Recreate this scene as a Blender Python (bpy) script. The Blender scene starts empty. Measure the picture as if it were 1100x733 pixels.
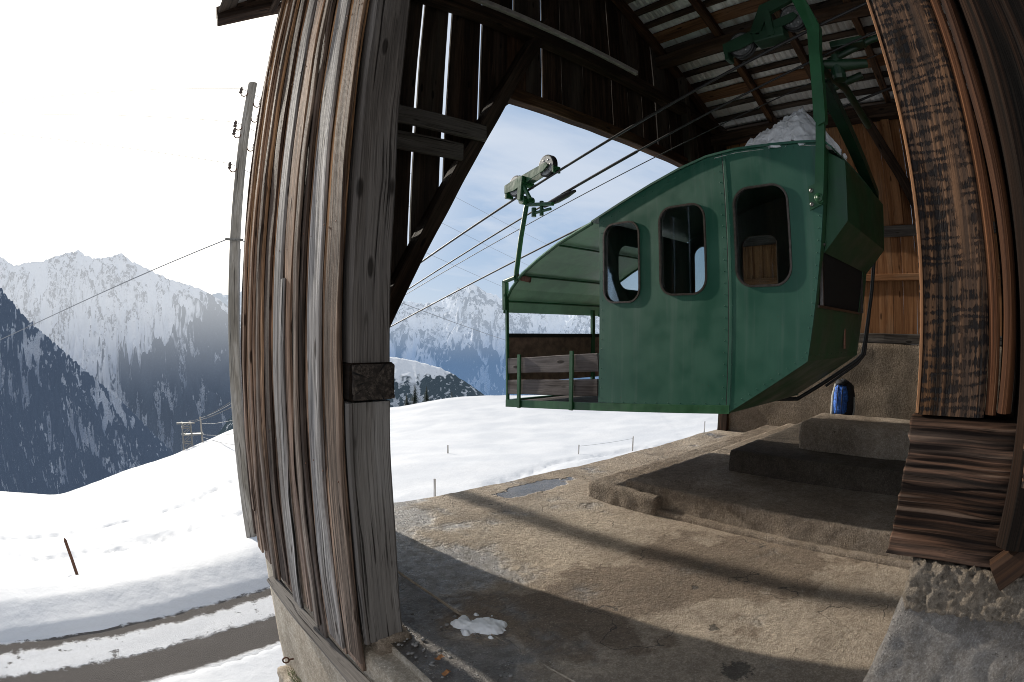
import bpy, bmesh, math, random
import numpy as np
from mathutils import Vector, Matrix, noise
random.seed(7)
SC = bpy.context.scene
COL = SC.collection
rad = math.radians
V = Vector

# ------------------------------------------------------------------ noise
def fbm(x, y, z, oct=4, h=1.0, lac=2.0):
    return noise.fractal(V((x, y, z)), h, lac, oct, noise_basis='PERLIN_ORIGINAL')

# ------------------------------------------------------------------ mesh builder
class MB:
    def __init__(s):
        s.v = []; s.f = []; s.gc = []; s.rnd = []; s.sm = []
    def add(s, verts, faces, gc=None, rnd=None, smooth=False):
        b = len(s.v); s.v += [tuple(p) for p in verts]
        s.f += [tuple(b + i for i in f) for f in faces]
        if gc is None: gc = verts
        s.gc += [tuple(p) for p in gc]
        r = random.random() if rnd is None else rnd
        s.rnd += [r] * len(verts)
        s.sm += [smooth] * len(faces)
        return s
    # box, optionally chamfered
    def box(s, x0, x1, y0, y1, z0, z1, c=0.0, rnd=None):
        if c <= 0:
            vs = [(x, y, z) for x in (x0, x1) for y in (y0, y1) for z in (z0, z1)]
            fs = [(0,1,3,2),(4,6,7,5),(0,4,5,1),(2,3,7,6),(0,2,6,4),(1,5,7,3)]
            return s.add(vs, fs, rnd=rnd)
        bm = bmesh.new(); bmesh.ops.create_cube(bm, size=1)
        for v in bm.verts:
            v.co = V(((x0+x1)/2+v.co.x*(x1-x0), (y0+y1)/2+v.co.y*(y1-y0), (z0+z1)/2+v.co.z*(z1-z0)))
        bmesh.ops.bevel(bm, geom=bm.edges[:], offset=c, segments=2, affect='EDGES', profile=0.6)
        return s.bm(bm, rnd=rnd)
    def bm(s, bm, rnd=None, smooth=False, gc=None):
        bm.verts.ensure_lookup_table(); bm.verts.index_update()
        vs = [v.co.copy() for v in bm.verts]; fs = [[v.index for v in f.verts] for f in bm.faces]
        bm.free()
        return s.add(vs, fs, gc=gc, rnd=rnd, smooth=smooth)
    # rectangular timber from a to b; w along side axis, h along up axis, rough edges
    def timber(s, a, b, w, h, up=(0,0,1), seg=None, amp=0.004, ch=0.008, rnd=None, taper=0.0, bow=0.0):
        a = V(a); b = V(b); d = b - a; L = d.length; d.normalize()
        up = V(up); side = d.cross(up).normalized(); up = side.cross(d).normalized()
        if seg is None: seg = max(2, int(L / 0.12))
        prof = []
        hw, hh = w/2, h/2
        prof = [(-hw+ch,-hh),(0,-hh),(hw-ch,-hh),(hw,-hh+ch),(hw,0),(hw,hh-ch),(hw-ch,hh),(0,hh),(-hw+ch,hh),(-hw,hh-ch),(-hw,0),(-hw,-hh+ch)]
        n = len(prof); vs = []; gc = []; off = random.random()*50
        for i in range(seg+1):
            t = i/seg; p = a + d*(L*t) + up*(bow*math.sin(math.pi*t))
            k = 1 - taper*t
            for j, (u, q) in enumerate(prof):
                du = amp*noise.noise(V((t*L*2.2+off, u*9+q*5, off*1.3)))*2
                dq = amp*noise.noise(V((t*L*2.0+off*2, q*9+u*3, off*.7)))*2
                vs.append(p + side*(u*k+du) + up*(q*k+dq))
                gc.append((t*L+off, u+off, q+off))
        fs = []
        for i in range(seg):
            for j in range(n):
                fs.append((i*n+j, i*n+(j+1)%n, (i+1)*n+(j+1)%n, (i+1)*n+j))
        # end caps
        fs.append(tuple(range(n))[::-1]); fs.append(tuple(seg*n+j for j in range(n)))
        return s.add(vs, fs, gc=gc, rnd=rnd)
    def tube(s, pts, r, n=10, cap=True, smooth=True, rnd=None):
        pts = [V(p) for p in pts]; N = len(pts); rs = r if isinstance(r, (list, tuple)) else [r]*N
        vs = []; gc = []; prev = None; L = 0
        for i, p in enumerate(pts):
            if i == 0: t = (pts[1]-p)
            elif i == N-1: t = (p-pts[i-1])
            else: t = (pts[i+1]-p).normalized() + (p-pts[i-1]).normalized()
            t.normalize()
            if prev is None:
                ref = V((0,0,1)) if abs(t.z) < .9 else V((1,0,0))
                u = t.cross(ref).normalized()
            else:
                u = (prev - t*prev.dot(t)).normalized()
            prev = u; w = t.cross(u)
            if i: L += (p-pts[i-1]).length
            for j in range(n):
                a = 2*math.pi*j/n
                vs.append(p + (u*math.cos(a)+w*math.sin(a))*rs[i]); gc.append((L, math.cos(a)*rs[i], math.sin(a)*rs[i]))
        fs = [(i*n+j, i*n+(j+1)%n, (i+1)*n+(j+1)%n, (i+1)*n+j) for i in range(N-1) for j in range(n)]
        s.add(vs, fs, gc=gc, smooth=smooth, rnd=rnd)
        if cap:
            s.add([vs[j] for j in range(n)], [tuple(range(n))[::-1]], rnd=rnd)
            s.add([vs[(N-1)*n+j] for j in range(n)], [tuple(range(n))], rnd=rnd)
        return s
    # lathe about an axis
    def lathe(s, c, axis, prof, n=28, smooth=True):
        c = V(c); ax = V(axis).normalized(); ref = V((0,0,1)) if abs(ax.z) < .9 else V((1,0,0))
        u = ax.cross(ref).normalized(); w = ax.cross(u); vs = []
        for (t, r) in prof:
            for j in range(n):
                a = 2*math.pi*j/n; vs.append(c + ax*t + (u*math.cos(a)+w*math.sin(a))*max(r, 1e-4))
        m = len(prof)
        fs = [(i*n+j, i*n+(j+1)%n, (i+1)*n+(j+1)%n, (i+1)*n+j) for i in range(m-1) for j in range(n)]
        return s.add(vs, fs, smooth=smooth)
    # polygon (list of 2D) extruded; fn maps (a,b,t)->3D
    def prism(s, loop, t0, t1, fn, holes=(), rnd=None):
        bm = bmesh.new(); es = []
        def ring(lp):
            vv = [bm.verts.new((p[0], p[1], 0)) for p in lp]
            return [bm.edges.new((vv[i], vv[(i+1) % len(vv)])) for i in range(len(vv))]
        es = ring(loop); hs = [ring(h) for h in holes]
        for h in hs: es = es + h
        bmesh.ops.triangle_fill(bm, edges=es, use_beauty=True, use_dissolve=False)
        bm.verts.index_update()
        pv = [(v.co.x, v.co.y) for v in bm.verts]; pf = [[v.index for v in f.verts] for f in bm.faces]
        be = [(e.verts[0].index, e.verts[1].index) for e in bm.edges if len(e.link_faces) == 1]
        bm.free(); n = len(pv)
        vs = [fn(a, b, t0) for a, b in pv] + [fn(a, b, t1) for a, b in pv]
        fs = [tuple(f) for f in pf] + [tuple(i+n for i in f[::-1]) for f in pf] + [(a, b, b+n, a+n) for a, b in be]
        return s.add(vs, fs, rnd=rnd)
    def build(s, name, mat, parent=None, norm=True):
        o0 = V(parent_world(parent)) if parent else V((0,0,0))
        me = bpy.data.meshes.new(name)
        me.from_pydata([(x-o0.x, y-o0.y, z-o0.z) for x, y, z in s.v], [], s.f)
        a = me.attributes.new('gc', 'FLOAT_VECTOR', 'POINT'); a.data.foreach_set('vector', np.array(s.gc, dtype=np.float32).ravel())
        a = me.attributes.new('rnd', 'FLOAT', 'POINT'); a.data.foreach_set('value', np.array(s.rnd, dtype=np.float32))
        me.polygons.foreach_set('use_smooth', s.sm)
        if norm:
            bm = bmesh.new(); bm.from_mesh(me); bmesh.ops.recalc_face_normals(bm, faces=bm.faces); bm.to_mesh(me); bm.free()
        me.update(); me.materials.append(mat)
        o = bpy.data.objects.new(name, me); COL.objects.link(o)
        if parent: o.parent = parent
        return o

def parent_world(o):
    p = V((0,0,0))
    while o: p += o.location; o = o.parent
    return p
def tag(o, label=None, cat=None, group=None, kind=None):
    if label: o['label'] = label
    if cat: o['category'] = cat
    if group: o['group'] = group
    if kind: o['kind'] = kind
    return o
def empty(name, loc, label, cat, group=None):
    o = bpy.data.objects.new(name, None); COL.objects.link(o); o.location = loc; o.empty_display_size = .1
    return tag(o, label, cat, group)
def copy_tree(o, parent=None):
    c = o.copy(); COL.objects.link(c)
    if parent: c.parent = parent
    for ch in o.children: copy_tree(ch, c)
    return c

# rough concrete style block with rounded, noisy faces
def rough_box(mb, x0, x1, y0, y1, z0, z1, res=.06, bev=.03, amp=.01, seed=0, freq=6):
    def axis(a, b):
        n = max(1, int(round((b-a)/res))); return [a+(b-a)*i/n for i in range(n+1)]
    X, Y, Z = axis(x0, x1), axis(y0, y1), axis(z0, z1)
    idx = {}; vs = []; fs = []
    c = V(((x0+x1)/2, (y0+y1)/2, (z0+z1)/2)); hx, hy, hz = (x1-x0)/2-bev, (y1-y0)/2-bev, (z1-z0)/2-bev
    def vid(i, j, k):
        key = (i, j, k)
        if key not in idx:
            p = V((X[i], Y[j], Z[k])) - c
            q = V((max(-hx, min(hx, p.x)), max(-hy, min(hy, p.y)), max(-hz, min(hz, p.z))))
            d = p - q
            nrm = d.normalized() if d.length > 1e-6 else V((0,0,1))
            p2 = q + nrm*min(bev, d.length) if d.length > 1e-6 else p
            w = c + p2
            nn = fbm(w.x*freq+seed, w.y*freq, w.z*freq, 4)*amp
            w += nrm*nn
            idx[key] = len(vs); vs.append(w)
        return idx[key]
    nx, ny, nz = len(X)-1, len(Y)-1, len(Z)-1
    for i in range(nx):
        for j in range(ny):
            fs.append((vid(i,j,0), vid(i,j+1,0), vid(i+1,j+1,0), vid(i+1,j,0)))
            fs.append((vid(i,j,nz), vid(i+1,j,nz), vid(i+1,j+1,nz), vid(i,j+1,nz)))
    for i in range(nx):
        for k in range(nz):
            fs.append((vid(i,0,k), vid(i+1,0,k), vid(i+1,0,k+1), vid(i,0,k+1)))
            fs.append((vid(i,ny,k), vid(i,ny,k+1), vid(i+1,ny,k+1), vid(i+1,ny,k)))
    for j in range(ny):
        for k in range(nz):
            fs.append((vid(0,j,k), vid(0,j,k+1), vid(0,j+1,k+1), vid(0,j+1,k)))
            fs.append((vid(nx,j,k), vid(nx,j+1,k), vid(nx,j+1,k+1), vid(nx,j,k+1)))
    mb.add(vs, fs, smooth=True)
    return mb

# ------------------------------------------------------------------ shader helpers
class NT:
    def __init__(s, name):
        s.m = bpy.data.materials.new(name); s.m.use_nodes = True; s.t = s.m.node_tree; s.t.nodes.clear()
        s.out = s.t.nodes.new('ShaderNodeOutputMaterial')
    def n(s, typ, **kw):
        nd = s.t.nodes.new(typ)
        for k, v in kw.items(): setattr(nd, k, v)
        return nd
    def l(s, a, b): s.t.links.new(a, b)
    def put(s, sock, val):
        if val is None: return
        if hasattr(val, 'is_linked') or hasattr(val, 'links'): s.l(val, sock)
        else: sock.default_value = val
    def attr(s, name): return s.n('ShaderNodeAttribute', attribute_name=name)
    def geo(s): return s.n('ShaderNodeNewGeometry')
    def mapv(s, vec, scale=(1,1,1), loc=(0,0,0)):
        m = s.n('ShaderNodeMapping'); s.l(vec, m.inputs[0]); m.inputs['Scale'].default_value = scale; m.inputs['Location'].default_value = loc
        return m.outputs[0]
    def noise(s, vec, scale=5, det=4, rough=.55, dist=0):
        m = s.n('ShaderNodeTexNoise'); s.l(vec, m.inputs['Vector']); m.inputs['Scale'].default_value = scale
        m.inputs['Detail'].default_value = det; m.inputs['Roughness'].default_value = rough; m.inputs['Distortion'].default_value = dist
        return m.outputs['Fac']
    def vor(s, vec, scale=5, feat='F1', out='Distance', rand=1):
        m = s.n('ShaderNodeTexVoronoi', feature=feat); s.l(vec, m.inputs['Vector']); m.inputs['Scale'].default_value = scale
        m.inputs['Randomness'].default_value = rand
        return m.outputs[out]
    def ramp(s, fac, stops, interp='LINEAR'):
        r = s.n('ShaderNodeValToRGB'); s.l(fac, r.inputs[0]); e = r.color_ramp.elements; r.color_ramp.interpolation = interp
        while len(e) < len(stops): e.new(.5)
        for i, (p, c) in enumerate(stops):
            e[i].position = p; e[i].color = tuple(c)+(1,) if hasattr(c, '__len__') else (c, c, c, 1)
        return r.outputs[0]
    def mr(s, v, a, b, c=0, d=1, clamp=True, smooth=True):
        m = s.n('ShaderNodeMapRange', clamp=clamp)
        if smooth and clamp: m.interpolation_type = 'SMOOTHSTEP'
        s.put(m.inputs[0], v); m.inputs[1].default_value = a; m.inputs[2].default_value = b
        m.inputs[3].default_value = c; m.inputs[4].default_value = d
        return m.outputs[0]
    def math(s, op, a, b=None, c=None):
        m = s.n('ShaderNodeMath', operation=op); s.put(m.inputs[0], a)
        if b is not None: s.put(m.inputs[1], b)
        if c is not None: s.put(m.inputs[2], c)
        return m.outputs[0]
    def vmath(s, op, a, b=None):
        m = s.n('ShaderNodeVectorMath', operation=op); s.put(m.inputs[0], a)
        if b is not None: s.put(m.inputs[1], b)
        return m.outputs['Value'] if op in ('LENGTH', 'DOT_PRODUCT', 'DISTANCE') else m.outputs[0]
    def mix(s, fac, a, b, blend='MIX'):
        m = s.n('ShaderNodeMix', data_type='RGBA', blend_type=blend); s.put(m.inputs[0], fac)
        A, Bk = m.inputs[6], m.inputs[7]
        for sk, v in ((A, a), (Bk, b)):
            if isinstance(v, tuple): sk.default_value = v if len(v) == 4 else v+(1,)
            else: s.l(v, sk)
        return m.outputs[2]
    def sep(s, vec):
        m = s.n('ShaderNodeSeparateXYZ'); s.l(vec, m.inputs[0]); return m.outputs
    def comb(s, x, y, z):
        m = s.n('ShaderNodeCombineXYZ'); s.put(m.inputs[0], x); s.put(m.inputs[1], y); s.put(m.inputs[2], z); return m.outputs[0]
    def bump(s, h, strength=.5, dist=.01, nrm=None):
        m = s.n('ShaderNodeBump'); s.l(h, m.inputs['Height']); m.inputs['Strength'].default_value = strength; m.inputs['Distance'].default_value = dist
        if nrm: s.l(nrm, m.inputs['Normal'])
        return m.outputs[0]
    def pbr(s, color, rough=.7, nrm=None, metal=0.0, spec=.5, **kw):
        b = s.n('ShaderNodeBsdfPrincipled')
        if isinstance(color, tuple): b.inputs['Base Color'].default_value = color if len(color) == 4 else color+(1,)
        else: s.l(color, b.inputs['Base Color'])
        s.put(b.inputs['Roughness'], rough); s.put(b.inputs['Metallic'], metal); s.put(b.inputs['Specular IOR Level'], spec)
        if nrm: s.l(nrm, b.inputs['Normal'])
        for k, v in kw.items(): s.put(b.inputs[k], v)
        s.l(b.outputs[0], s.out.inputs[0])
        return b

def wood(name, dark, mid, light, grey=(.24,.24,.25), greyamt=.3, zgrey=None, bump=.6, fine=1.0, rough=.8, knots=True, saw=0.0, crack=.5, contrast=1.0, bd=.006, bandf=24, fw=.4, classes=None, satz=None, ridge=False):
    t = NT(name); gc = t.attr('gc').outputs['Vector']; rnd = t.attr('rnd').outputs['Fac']
    sh = t.comb(t.math('MULTIPLY', rnd, 37.0), t.math('MULTIPLY', rnd, 11.0), 0.0)
    g = t.vmath('ADD', gc, sh)
    # wobble the grain a little
    wob = t.noise(t.mapv(g, (1.1, 3, 3)), 1, 2)
    g2 = t.vmath('ADD', g, t.comb(0.0, t.math('MULTIPLY', wob, .05), t.math('MULTIPLY', wob, .05)))
    fib = t.noise(t.mapv(g2, (2.2*fine, 130*fine, 130*fine)), 1, 5, .65)
    band = t.noise(t.mapv(g2, (.45*bandf/24, bandf, bandf)), 1, 4, .6)
    big = t.noise(t.mapv(g, (.8, 4.5, 4.5)), 1, 3, .6)
    cr = t.noise(t.mapv(g2, (.7*fine, 46*fine, 46*fine)), 1, 3, .5)
    crk = t.mr(cr, .60, .70)
    base = t.ramp(t.math('ADD', t.math('MULTIPLY', band, 1-fw), t.math('MULTIPLY', fib, fw)), [(.36, dark), (.5, mid), (.62, light)])
    base = t.mix(t.mr(big, .35, .62, .75*contrast, 0), base, dark)
    # grey weathering
    ga = t.math('ADD', t.mr(big, .42, .62, -.15, .3), t.math('MULTIPLY', t.math('SUBTRACT', rnd, .5), .9))
    ga = t.math('ADD', ga, greyamt)
    if zgrey:
        z = t.sep(t.geo().outputs['Position'])[2]
        ga = t.math('ADD', ga, t.mr(z, zgrey[0], zgrey[1], zgrey[2], 0))
    ga = t.math('MINIMUM', t.math('MAXIMUM', ga, 0.0), .95)
    gcol = t.mix(fib, tuple(c*.55 for c in grey), tuple(c*1.35 for c in grey))
    col = t.mix(ga, base, gcol)
    col = t.mix(t.math('MULTIPLY', t.mr(rnd, 0, 1, .45, 0, smooth=False), 1.0), col, t.mix(1.0, col, (.45,.45,.45), 'MULTIPLY'))
    if classes:
        cc = t.ramp(rnd, classes, 'CONSTANT')
        detail = t.ramp(t.math('ADD', t.math('MULTIPLY', band, .55), t.math('MULTIPLY', fib, .45)), [(.36, .22), (.46, .60), (.54, 1.05), (.63, 1.7)])
        col = t.mix(1.0, cc, detail, 'MULTIPLY')
        z = t.sep(t.geo().outputs['Position'])[2]
        gz = t.mr(t.math('ADD', z, t.math('MULTIPLY', big, 2.0)), satz[0], satz[1], satz[2], 0)
        hs = t.n('ShaderNodeHueSaturation'); t.l(col, hs.inputs['Color']); t.l(t.math('SUBTRACT', 1.0, gz), hs.inputs['Saturation']); hs.inputs['Value'].default_value = 1.0
        col = t.mix(t.mr(big, .38, .60, .75, 0), hs.outputs[0], t.mix(1.0, hs.outputs[0], (.38,.33,.30), 'MULTIPLY'))
    hgt = t.math('ADD', t.math('MULTIPLY', fib, .5), t.math('MULTIPLY', band, .8))
    if knots:
        kv = t.vor(t.mapv(g, (2.6, 9, 9)), 1, rand=1)
        kk = t.mr(kv, .09, .17, 1, 0)
        col = t.mix(t.math('MULTIPLY', kk, .85), col, tuple(c*.35 for c in dark))
        hgt = t.math('ADD', hgt, t.math('MULTIPLY', kk, .6))
    fine_l = t.mr(t.noise(t.mapv(g2, (1.6*fine, 150*fine, 150*fine), (3,1,5)), 1, 2, .5), .58, .66)
    col = t.mix(t.math('MULTIPLY', fine_l, .55*crack), col, (.012, .009, .007))
    col = t.mix(t.math('MULTIPLY', crk, crack), col, (.006, .005, .004))
    hgt = t.math('SUBTRACT', hgt, t.math('MULTIPLY', crk, 1.6*crack))
    if saw > 0:
        x = t.sep(g)[0]; across = t.math('ADD', t.sep(g)[1], t.sep(g)[2])
        wv = t.noise(t.mapv(g, (20, 5, 5)), 1, 3, .6)
        dist = t.noise(t.mapv(g2, (26, 210, 210)), 1, 5, .75)
        d2 = t.noise(t.mapv(g2, (9, 70, 70)), 1, 3, .6)
        ph = t.math('ADD', t.math('ADD', t.math('MULTIPLY', x, 330.0), t.math('MULTIPLY', wv, 26.0)), t.math('MULTIPLY', across, 34.0))
        sv = t.math('ADD', t.math('MULTIPLY', t.math('SINE', ph), .20), t.math('ADD', t.math('MULTIPLY', dist, 2.3), t.math('MULTIPLY', d2, .9)))
        patch = t.noise(t.mapv(g, (4, 16, 16)), 1, 3)
        sm_ = t.math('MULTIPLY', t.mr(sv, 1.58, 1.76), t.mr(patch, .26, .44))
        col = t.mix(t.math('MULTIPLY', sm_, .9*saw), col, (.006, .006, .007))
        hgt = t.math('SUBTRACT', hgt, t.math('MULTIPLY', sm_, .7))
    if ridge:   # worn-out soft grain: groove shade and rib highlights put into the colour
        rv = t.attr('rid').outputs['Fac']
        col = t.mix(t.mr(rv, .30, .62, .93, 0), col, (.006,.0035,.0025))
        col = t.mix(t.mr(rv, .72, .95, 0, .5), col, (.20,.13,.09))
    nb = t.bump(hgt, bump, bd)
    t.pbr(col, rough, nb, spec=.12)
    return t.m

def endgrain(name, dark, light, c, ax=(0,2)):
    t = NT(name); p = t.geo().outputs['Position']
    d = t.vmath('SUBTRACT', p, c); s = t.sep(d); a, b = s[ax[0]], s[ax[1]]
    r = t.math('SQRT', t.math('ADD', t.math('MULTIPLY', a, a), t.math('MULTIPLY', b, b)))
    r = t.math('ADD', r, t.math('MULTIPLY', t.noise(p, 30, 3), .012))
    ring = t.math('SINE', t.math('MULTIPLY', r, 330.0))
    ang = t.math('ARCTAN2', a, b)
    ck = t.noise(t.comb(t.math('MULTIPLY', ang, 3.2), t.math('MULTIPLY', r, 2.0), 1.0), 2.2, 3, .7)
    crk = t.mr(ck, .58, .66)
    col = t.mix(t.mr(ring, -1, 1, .25, .6), dark, light)
    col = t.mix(t.mr(t.noise(p, 60, 4, .8), .4, .6), col, tuple(x*.45 for x in dark))
    col = t.mix(t.mr(t.noise(p, 25, 4), .35, .65), col, tuple(x*.5 for x in dark))
    col = t.mix(t.math('MULTIPLY', crk, .9), col, (.005,.005,.005))
    h = t.math('SUBTRACT', t.math('ADD', t.math('MULTIPLY', ring, .12), t.noise(p, 60, 4, .8)), t.math('MULTIPLY', crk, 2))
    t.pbr(col, .85, t.bump(h, .6, .004), spec=.2)
    return t.m

def concrete(name, c0, c1, wet=None, bump=.8, scale=1.0, frost=False, lichen=False):
    t = NT(name); p = t.geo().outputs['Position']
    n1 = t.noise(p, 2.2*scale, 6, .65); n2 = t.noise(p, 28*scale, 5, .7); n3 = t.noise(p, 120*scale, 3, .7)
    agg = t.vor(p, 55*scale)
    col = t.ramp(n1, [(.3, c0), (.52, tuple((a+b)/2 for a, b in zip(c0, c1))), (.72, c1)])
    col = t.mix(t.mr(n2, .35, .7, .45, 0), col, t.mix(1.0, col, (.58,.55,.51), 'MULTIPLY'))
    col = t.mix(t.mr(agg, .0, .35, .35, 0), col, tuple(min(1, x*1.35) for x in c1))
    pit = t.mr(t.noise(p, 9*scale, 5, .75), .66, .76)
    col = t.mix(t.math('MULTIPLY', pit, .7), col, tuple(x*.22 for x in c0))
    flk = t.mr(t.noise(t.mapv(p, (1,1,1), (4,9,2)), 13*scale, 6, .8), .57, .63)
    h = t.math('ADD', t.math('MULTIPLY', n2, 1.3), t.math('ADD', t.math('MULTIPLY', n3, .8), t.math('MULTIPLY', agg, .10)))
    h = t.math('SUBTRACT', t.math('ADD', h, t.math('MULTIPLY', flk, .35)), t.math('MULTIPLY', pit, .9))
    rough = .88; spec = .3
    if wet:
        x, y, z = t.sep(p)
        # wet ground: near the left wall and a band by the gable edge
        wn = t.noise(p, 1.6, 5, .62)
        wa = t.math('ADD', t.mr(t.math('ADD', x, t.math('MULTIPLY', y, -.28)), .7, 1.75, .55, 0), t.math('MULTIPLY', t.math('SUBTRACT', wn, .5), 1.9))
        lm = t.mr(wa, .12, .46)
        # puddle near the edge
        dx = t.math('SUBTRACT', x, 3.55); dy = t.math('SUBTRACT', y, 3.98)
        pd = t.math('SQRT', t.math('ADD', t.math('MULTIPLY', t.math('MULTIPLY', dx, dx), .9), t.math('MULTIPLY', t.math('MULTIPLY', dy, dy), 9)))
        pd = t.math('ADD', pd, t.math('MULTIPLY', t.math('SUBTRACT', t.noise(p, 5, 4), .5), .7))
        pm = t.mr(pd, .42, .50, 1, 0)
        # damp brown patches across the middle
        dd = t.math('SUBTRACT', t.math('ADD', t.math('MULTIPLY', x, .35), y), 2.65)      # damp band across the middle of the floor
        dd = t.math('ABSOLUTE', t.math('ADD', dd, t.math('MULTIPLY', t.math('SUBTRACT', t.noise(p, 1.7, 6, .6), .5), 2.6)))
        dn = t.mr(dd, .42, .62, 1, 0)
        col = t.mix(t.math('MULTIPLY', dn, .72), col, t.mix(1.0, col, (.36,.29,.22), 'MULTIPLY'))
        col = t.mix(t.math('MULTIPLY', lm, .85), col, t.mix(1.0, col, (.20,.22,.26), 'MULTIPLY'))  # wet tone; the blue of reflected sky is put into the tint
        col = t.mix(t.math('MULTIPLY', pm, .75), col, (.05,.055,.06))
        rr = t.mr(t.noise(p, 12, 4, .7), .35, .7, .12, .5)
        rough = t.math('SUBTRACT', .88, t.math('MULTIPLY', lm, t.math('SUBTRACT', .75, rr)))
        rough = t.math('MULTIPLY', rough, t.mr(pm, 0, 1, 1, .2))
        for (px_, py_, pr) in ((2.10,.86,.085), (2.38,1.18,.035), (2.75,1.55,.03)):
            dd2 = t.vmath('DISTANCE', t.comb(x, y, 0.0), (px_, py_, 0))
            dm = t.mr(t.math('ADD', dd2, t.math('MULTIPLY', t.math('SUBTRACT', t.noise(p, 22, 5, .7), .5), pr*2.4)), pr*.75, pr, 1, 0)
            col = t.mix(t.math('MULTIPLY', dm, .8), col, (.06,.048,.034)); h = t.math('SUBTRACT', h, t.math('MULTIPLY', dm, 1.2))
        ckd = t.noise(t.mapv(p, (1.1,1.1,1), (6,2,0)), 1.6, 3, .5)
        ck = t.math('MULTIPLY', t.mr(t.math('ABSOLUTE', t.math('SUBTRACT', t.math('ADD', ckd, t.math('MULTIPLY', t.noise(p, 18, 4, .7), .04)), .535)), .0012, .0040, 1, 0), t.mr(t.noise(p, 1.1, 2), .5, .56))
        col = t.mix(t.math('MULTIPLY', ck, .8), col, (.04,.032,.024)); h = t.math('SUBTRACT', h, ck)
        wetf = t.math('MULTIPLY', t.mr(pm, 0, 1, 1, .12), t.mr(lm, 0, 1, 1, .45)); spec = .9
    mac = t.noise(t.mapv(p, (1,1,1), (11,4,2)), .9*scale, 6, .65)
    col = t.mix(t.mr(mac, .36, .62, .60, 0), col, t.mix(1.0, col, (.60,.54,.47), 'MULTIPLY'))
    grit = t.noise(t.mapv(p, (1,1,1), (5,2,8)), 75*scale, 4, .75)
    crust = t.noise(t.mapv(p, (1,1,1), (2,7,1)), 16*scale, 8, .78)
    col = t.mix(t.mr(crust, .43, .52, .45, 0), col, t.mix(1.0, col, (.58,.54,.49), 'MULTIPLY'))
    col = t.mix(t.mr(crust, .60, .68, 0, .85), col, t.mix(1.0, col, (.22,.19,.16), 'MULTIPLY'))
    h = t.math('ADD', h, t.math('MULTIPLY', t.math('SUBTRACT', crust, t.mr(crust, .60, .68, 0, .25)), 2.2))
    col = t.mix(t.mr(grit, .42, .60, .5, 0), col, t.mix(1.0, col, (.50,.47,.44), 'MULTIPLY'))
    col = t.mix(t.mr(grit, .60, .72, 0, .45), col, tuple(min(1, x*1.5) for x in c1))
    h = t.math('ADD', h, t.math('MULTIPLY', grit, .9))
    if wet: h = t.math('MULTIPLY', h, wetf)
    t.pbr(col, rough, t.bump(h, bump, .020/scale), spec=spec)
    return t.m

def paint(name, c, var=.25, rough=.42, dust=.25, rust=.15, bump=.25, metalic=0.0):
    t = NT(name); p = t.geo().outputs['Position']
    n1 = t.noise(p, 3.0, 5, .6); st = t.noise(t.mapv(p, (14, 14, .8)), 1, 4, .6); n2 = t.noise(p, 40, 4, .7)
    col = t.mix(t.mr(n1, .35, .65), tuple(x*(1-var) for x in c), tuple(x*(1+var) for x in c))
    col = t.mix(t.math('MULTIPLY', t.mr(st, .50, .74), dust), col, (.20,.24,.23))
    sc_ = t.math('MULTIPLY', t.mr(t.noise(t.mapv(p, (3, 3, 26)), 9, 5, .8), .66, .72), t.mr(n1, .45, .6))
    col = t.mix(t.math('MULTIPLY', sc_, dust*1.6), col, (.16,.22,.19))
    sp = t.math('MULTIPLY', t.mr(t.noise(p, 55, 5, .8), .62, .67), t.mr(t.noise(p, 5, 3), .45, .62))
    col = t.mix(t.math('MULTIPLY', sp, rust*4 if rust < .25 else 1.0), col, (.075,.03,.014))
    big = t.noise(p, 6.0, 2, .5)
    h = t.math('ADD', t.math('MULTIPLY', big, 1.6), t.math('MULTIPLY', n2, .05))
    t.pbr(col, t.mr(n1, .3, .7, rough-.08, rough+.14), t.bump(h, bump, .03), metal=metalic, spec=.5)
    return t.m

def plain(name, c, rough=.6, metal=0.0, nscale=20, var=.3, bump=.2, bd=.004):
    t = NT(name); p = t.geo().outputs['Position']; n = t.noise(p, nscale, 5, .65)
    col = t.mix(t.mr(n, .3, .7), tuple(x*(1-var) for x in c), tuple(min(1, x*(1+var)) for x in c))
    t.pbr(col, rough, t.bump(n, bump, bd), metal=metal)
    return t.m

M = {}
M['clad'] = wood('cladding_wood', (.045,.024,.014), (.22,.105,.048), (.46,.25,.125), bump=1.0, crack=1.0, bd=.008, bandf=40, satz=(.6, 4.0, .42),
    classes=[(0, (.085,.050,.034)), (.10, (.30,.155,.078)), (.27, (.16,.10,.064)), (.40, (.40,.22,.11)), (.55, (.115,.080,.060)), (.66, (.27,.16,.10)), (.82, (.27,.245,.225)), (.88, (.20,.145,.11)), (.95, (.30,.275,.26))])
M['post'] = wood('post_wood', (.034,.028,.024), (.11,.092,.078), (.21,.18,.155), grey=(.145,.134,.126), greyamt=.45, bump=.9, crack=.85, bandf=50)
M['dark'] = wood('dark_wood', (.012,.008,.006), (.045,.027,.018), (.10,.060,.040), grey=(.07,.06,.05), greyamt=.12, bump=.6, crack=.5)
M['rafter'] = wood('rafter_wood', (.020,.011,.007), (.075,.036,.018), (.145,.072,.034), grey=(.08,.06,.045), greyamt=.05, bump=.5, crack=.4)
M['orange'] = wood('board_wood', (.15,.062,.026), (.30,.14,.062), (.42,.215,.10), grey=(.25,.17,.11), greyamt=-.15, bump=.3, crack=.25, contrast=.5)
M['saw'] = wood('sawn_wood', (.012,.006,.003), (.075,.036,.016), (.24,.115,.050), grey=(.07,.055,.047), greyamt=.0, bump=1.0, saw=1.0, crack=.7, fine=1.6, bd=.003, bandf=70)
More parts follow.
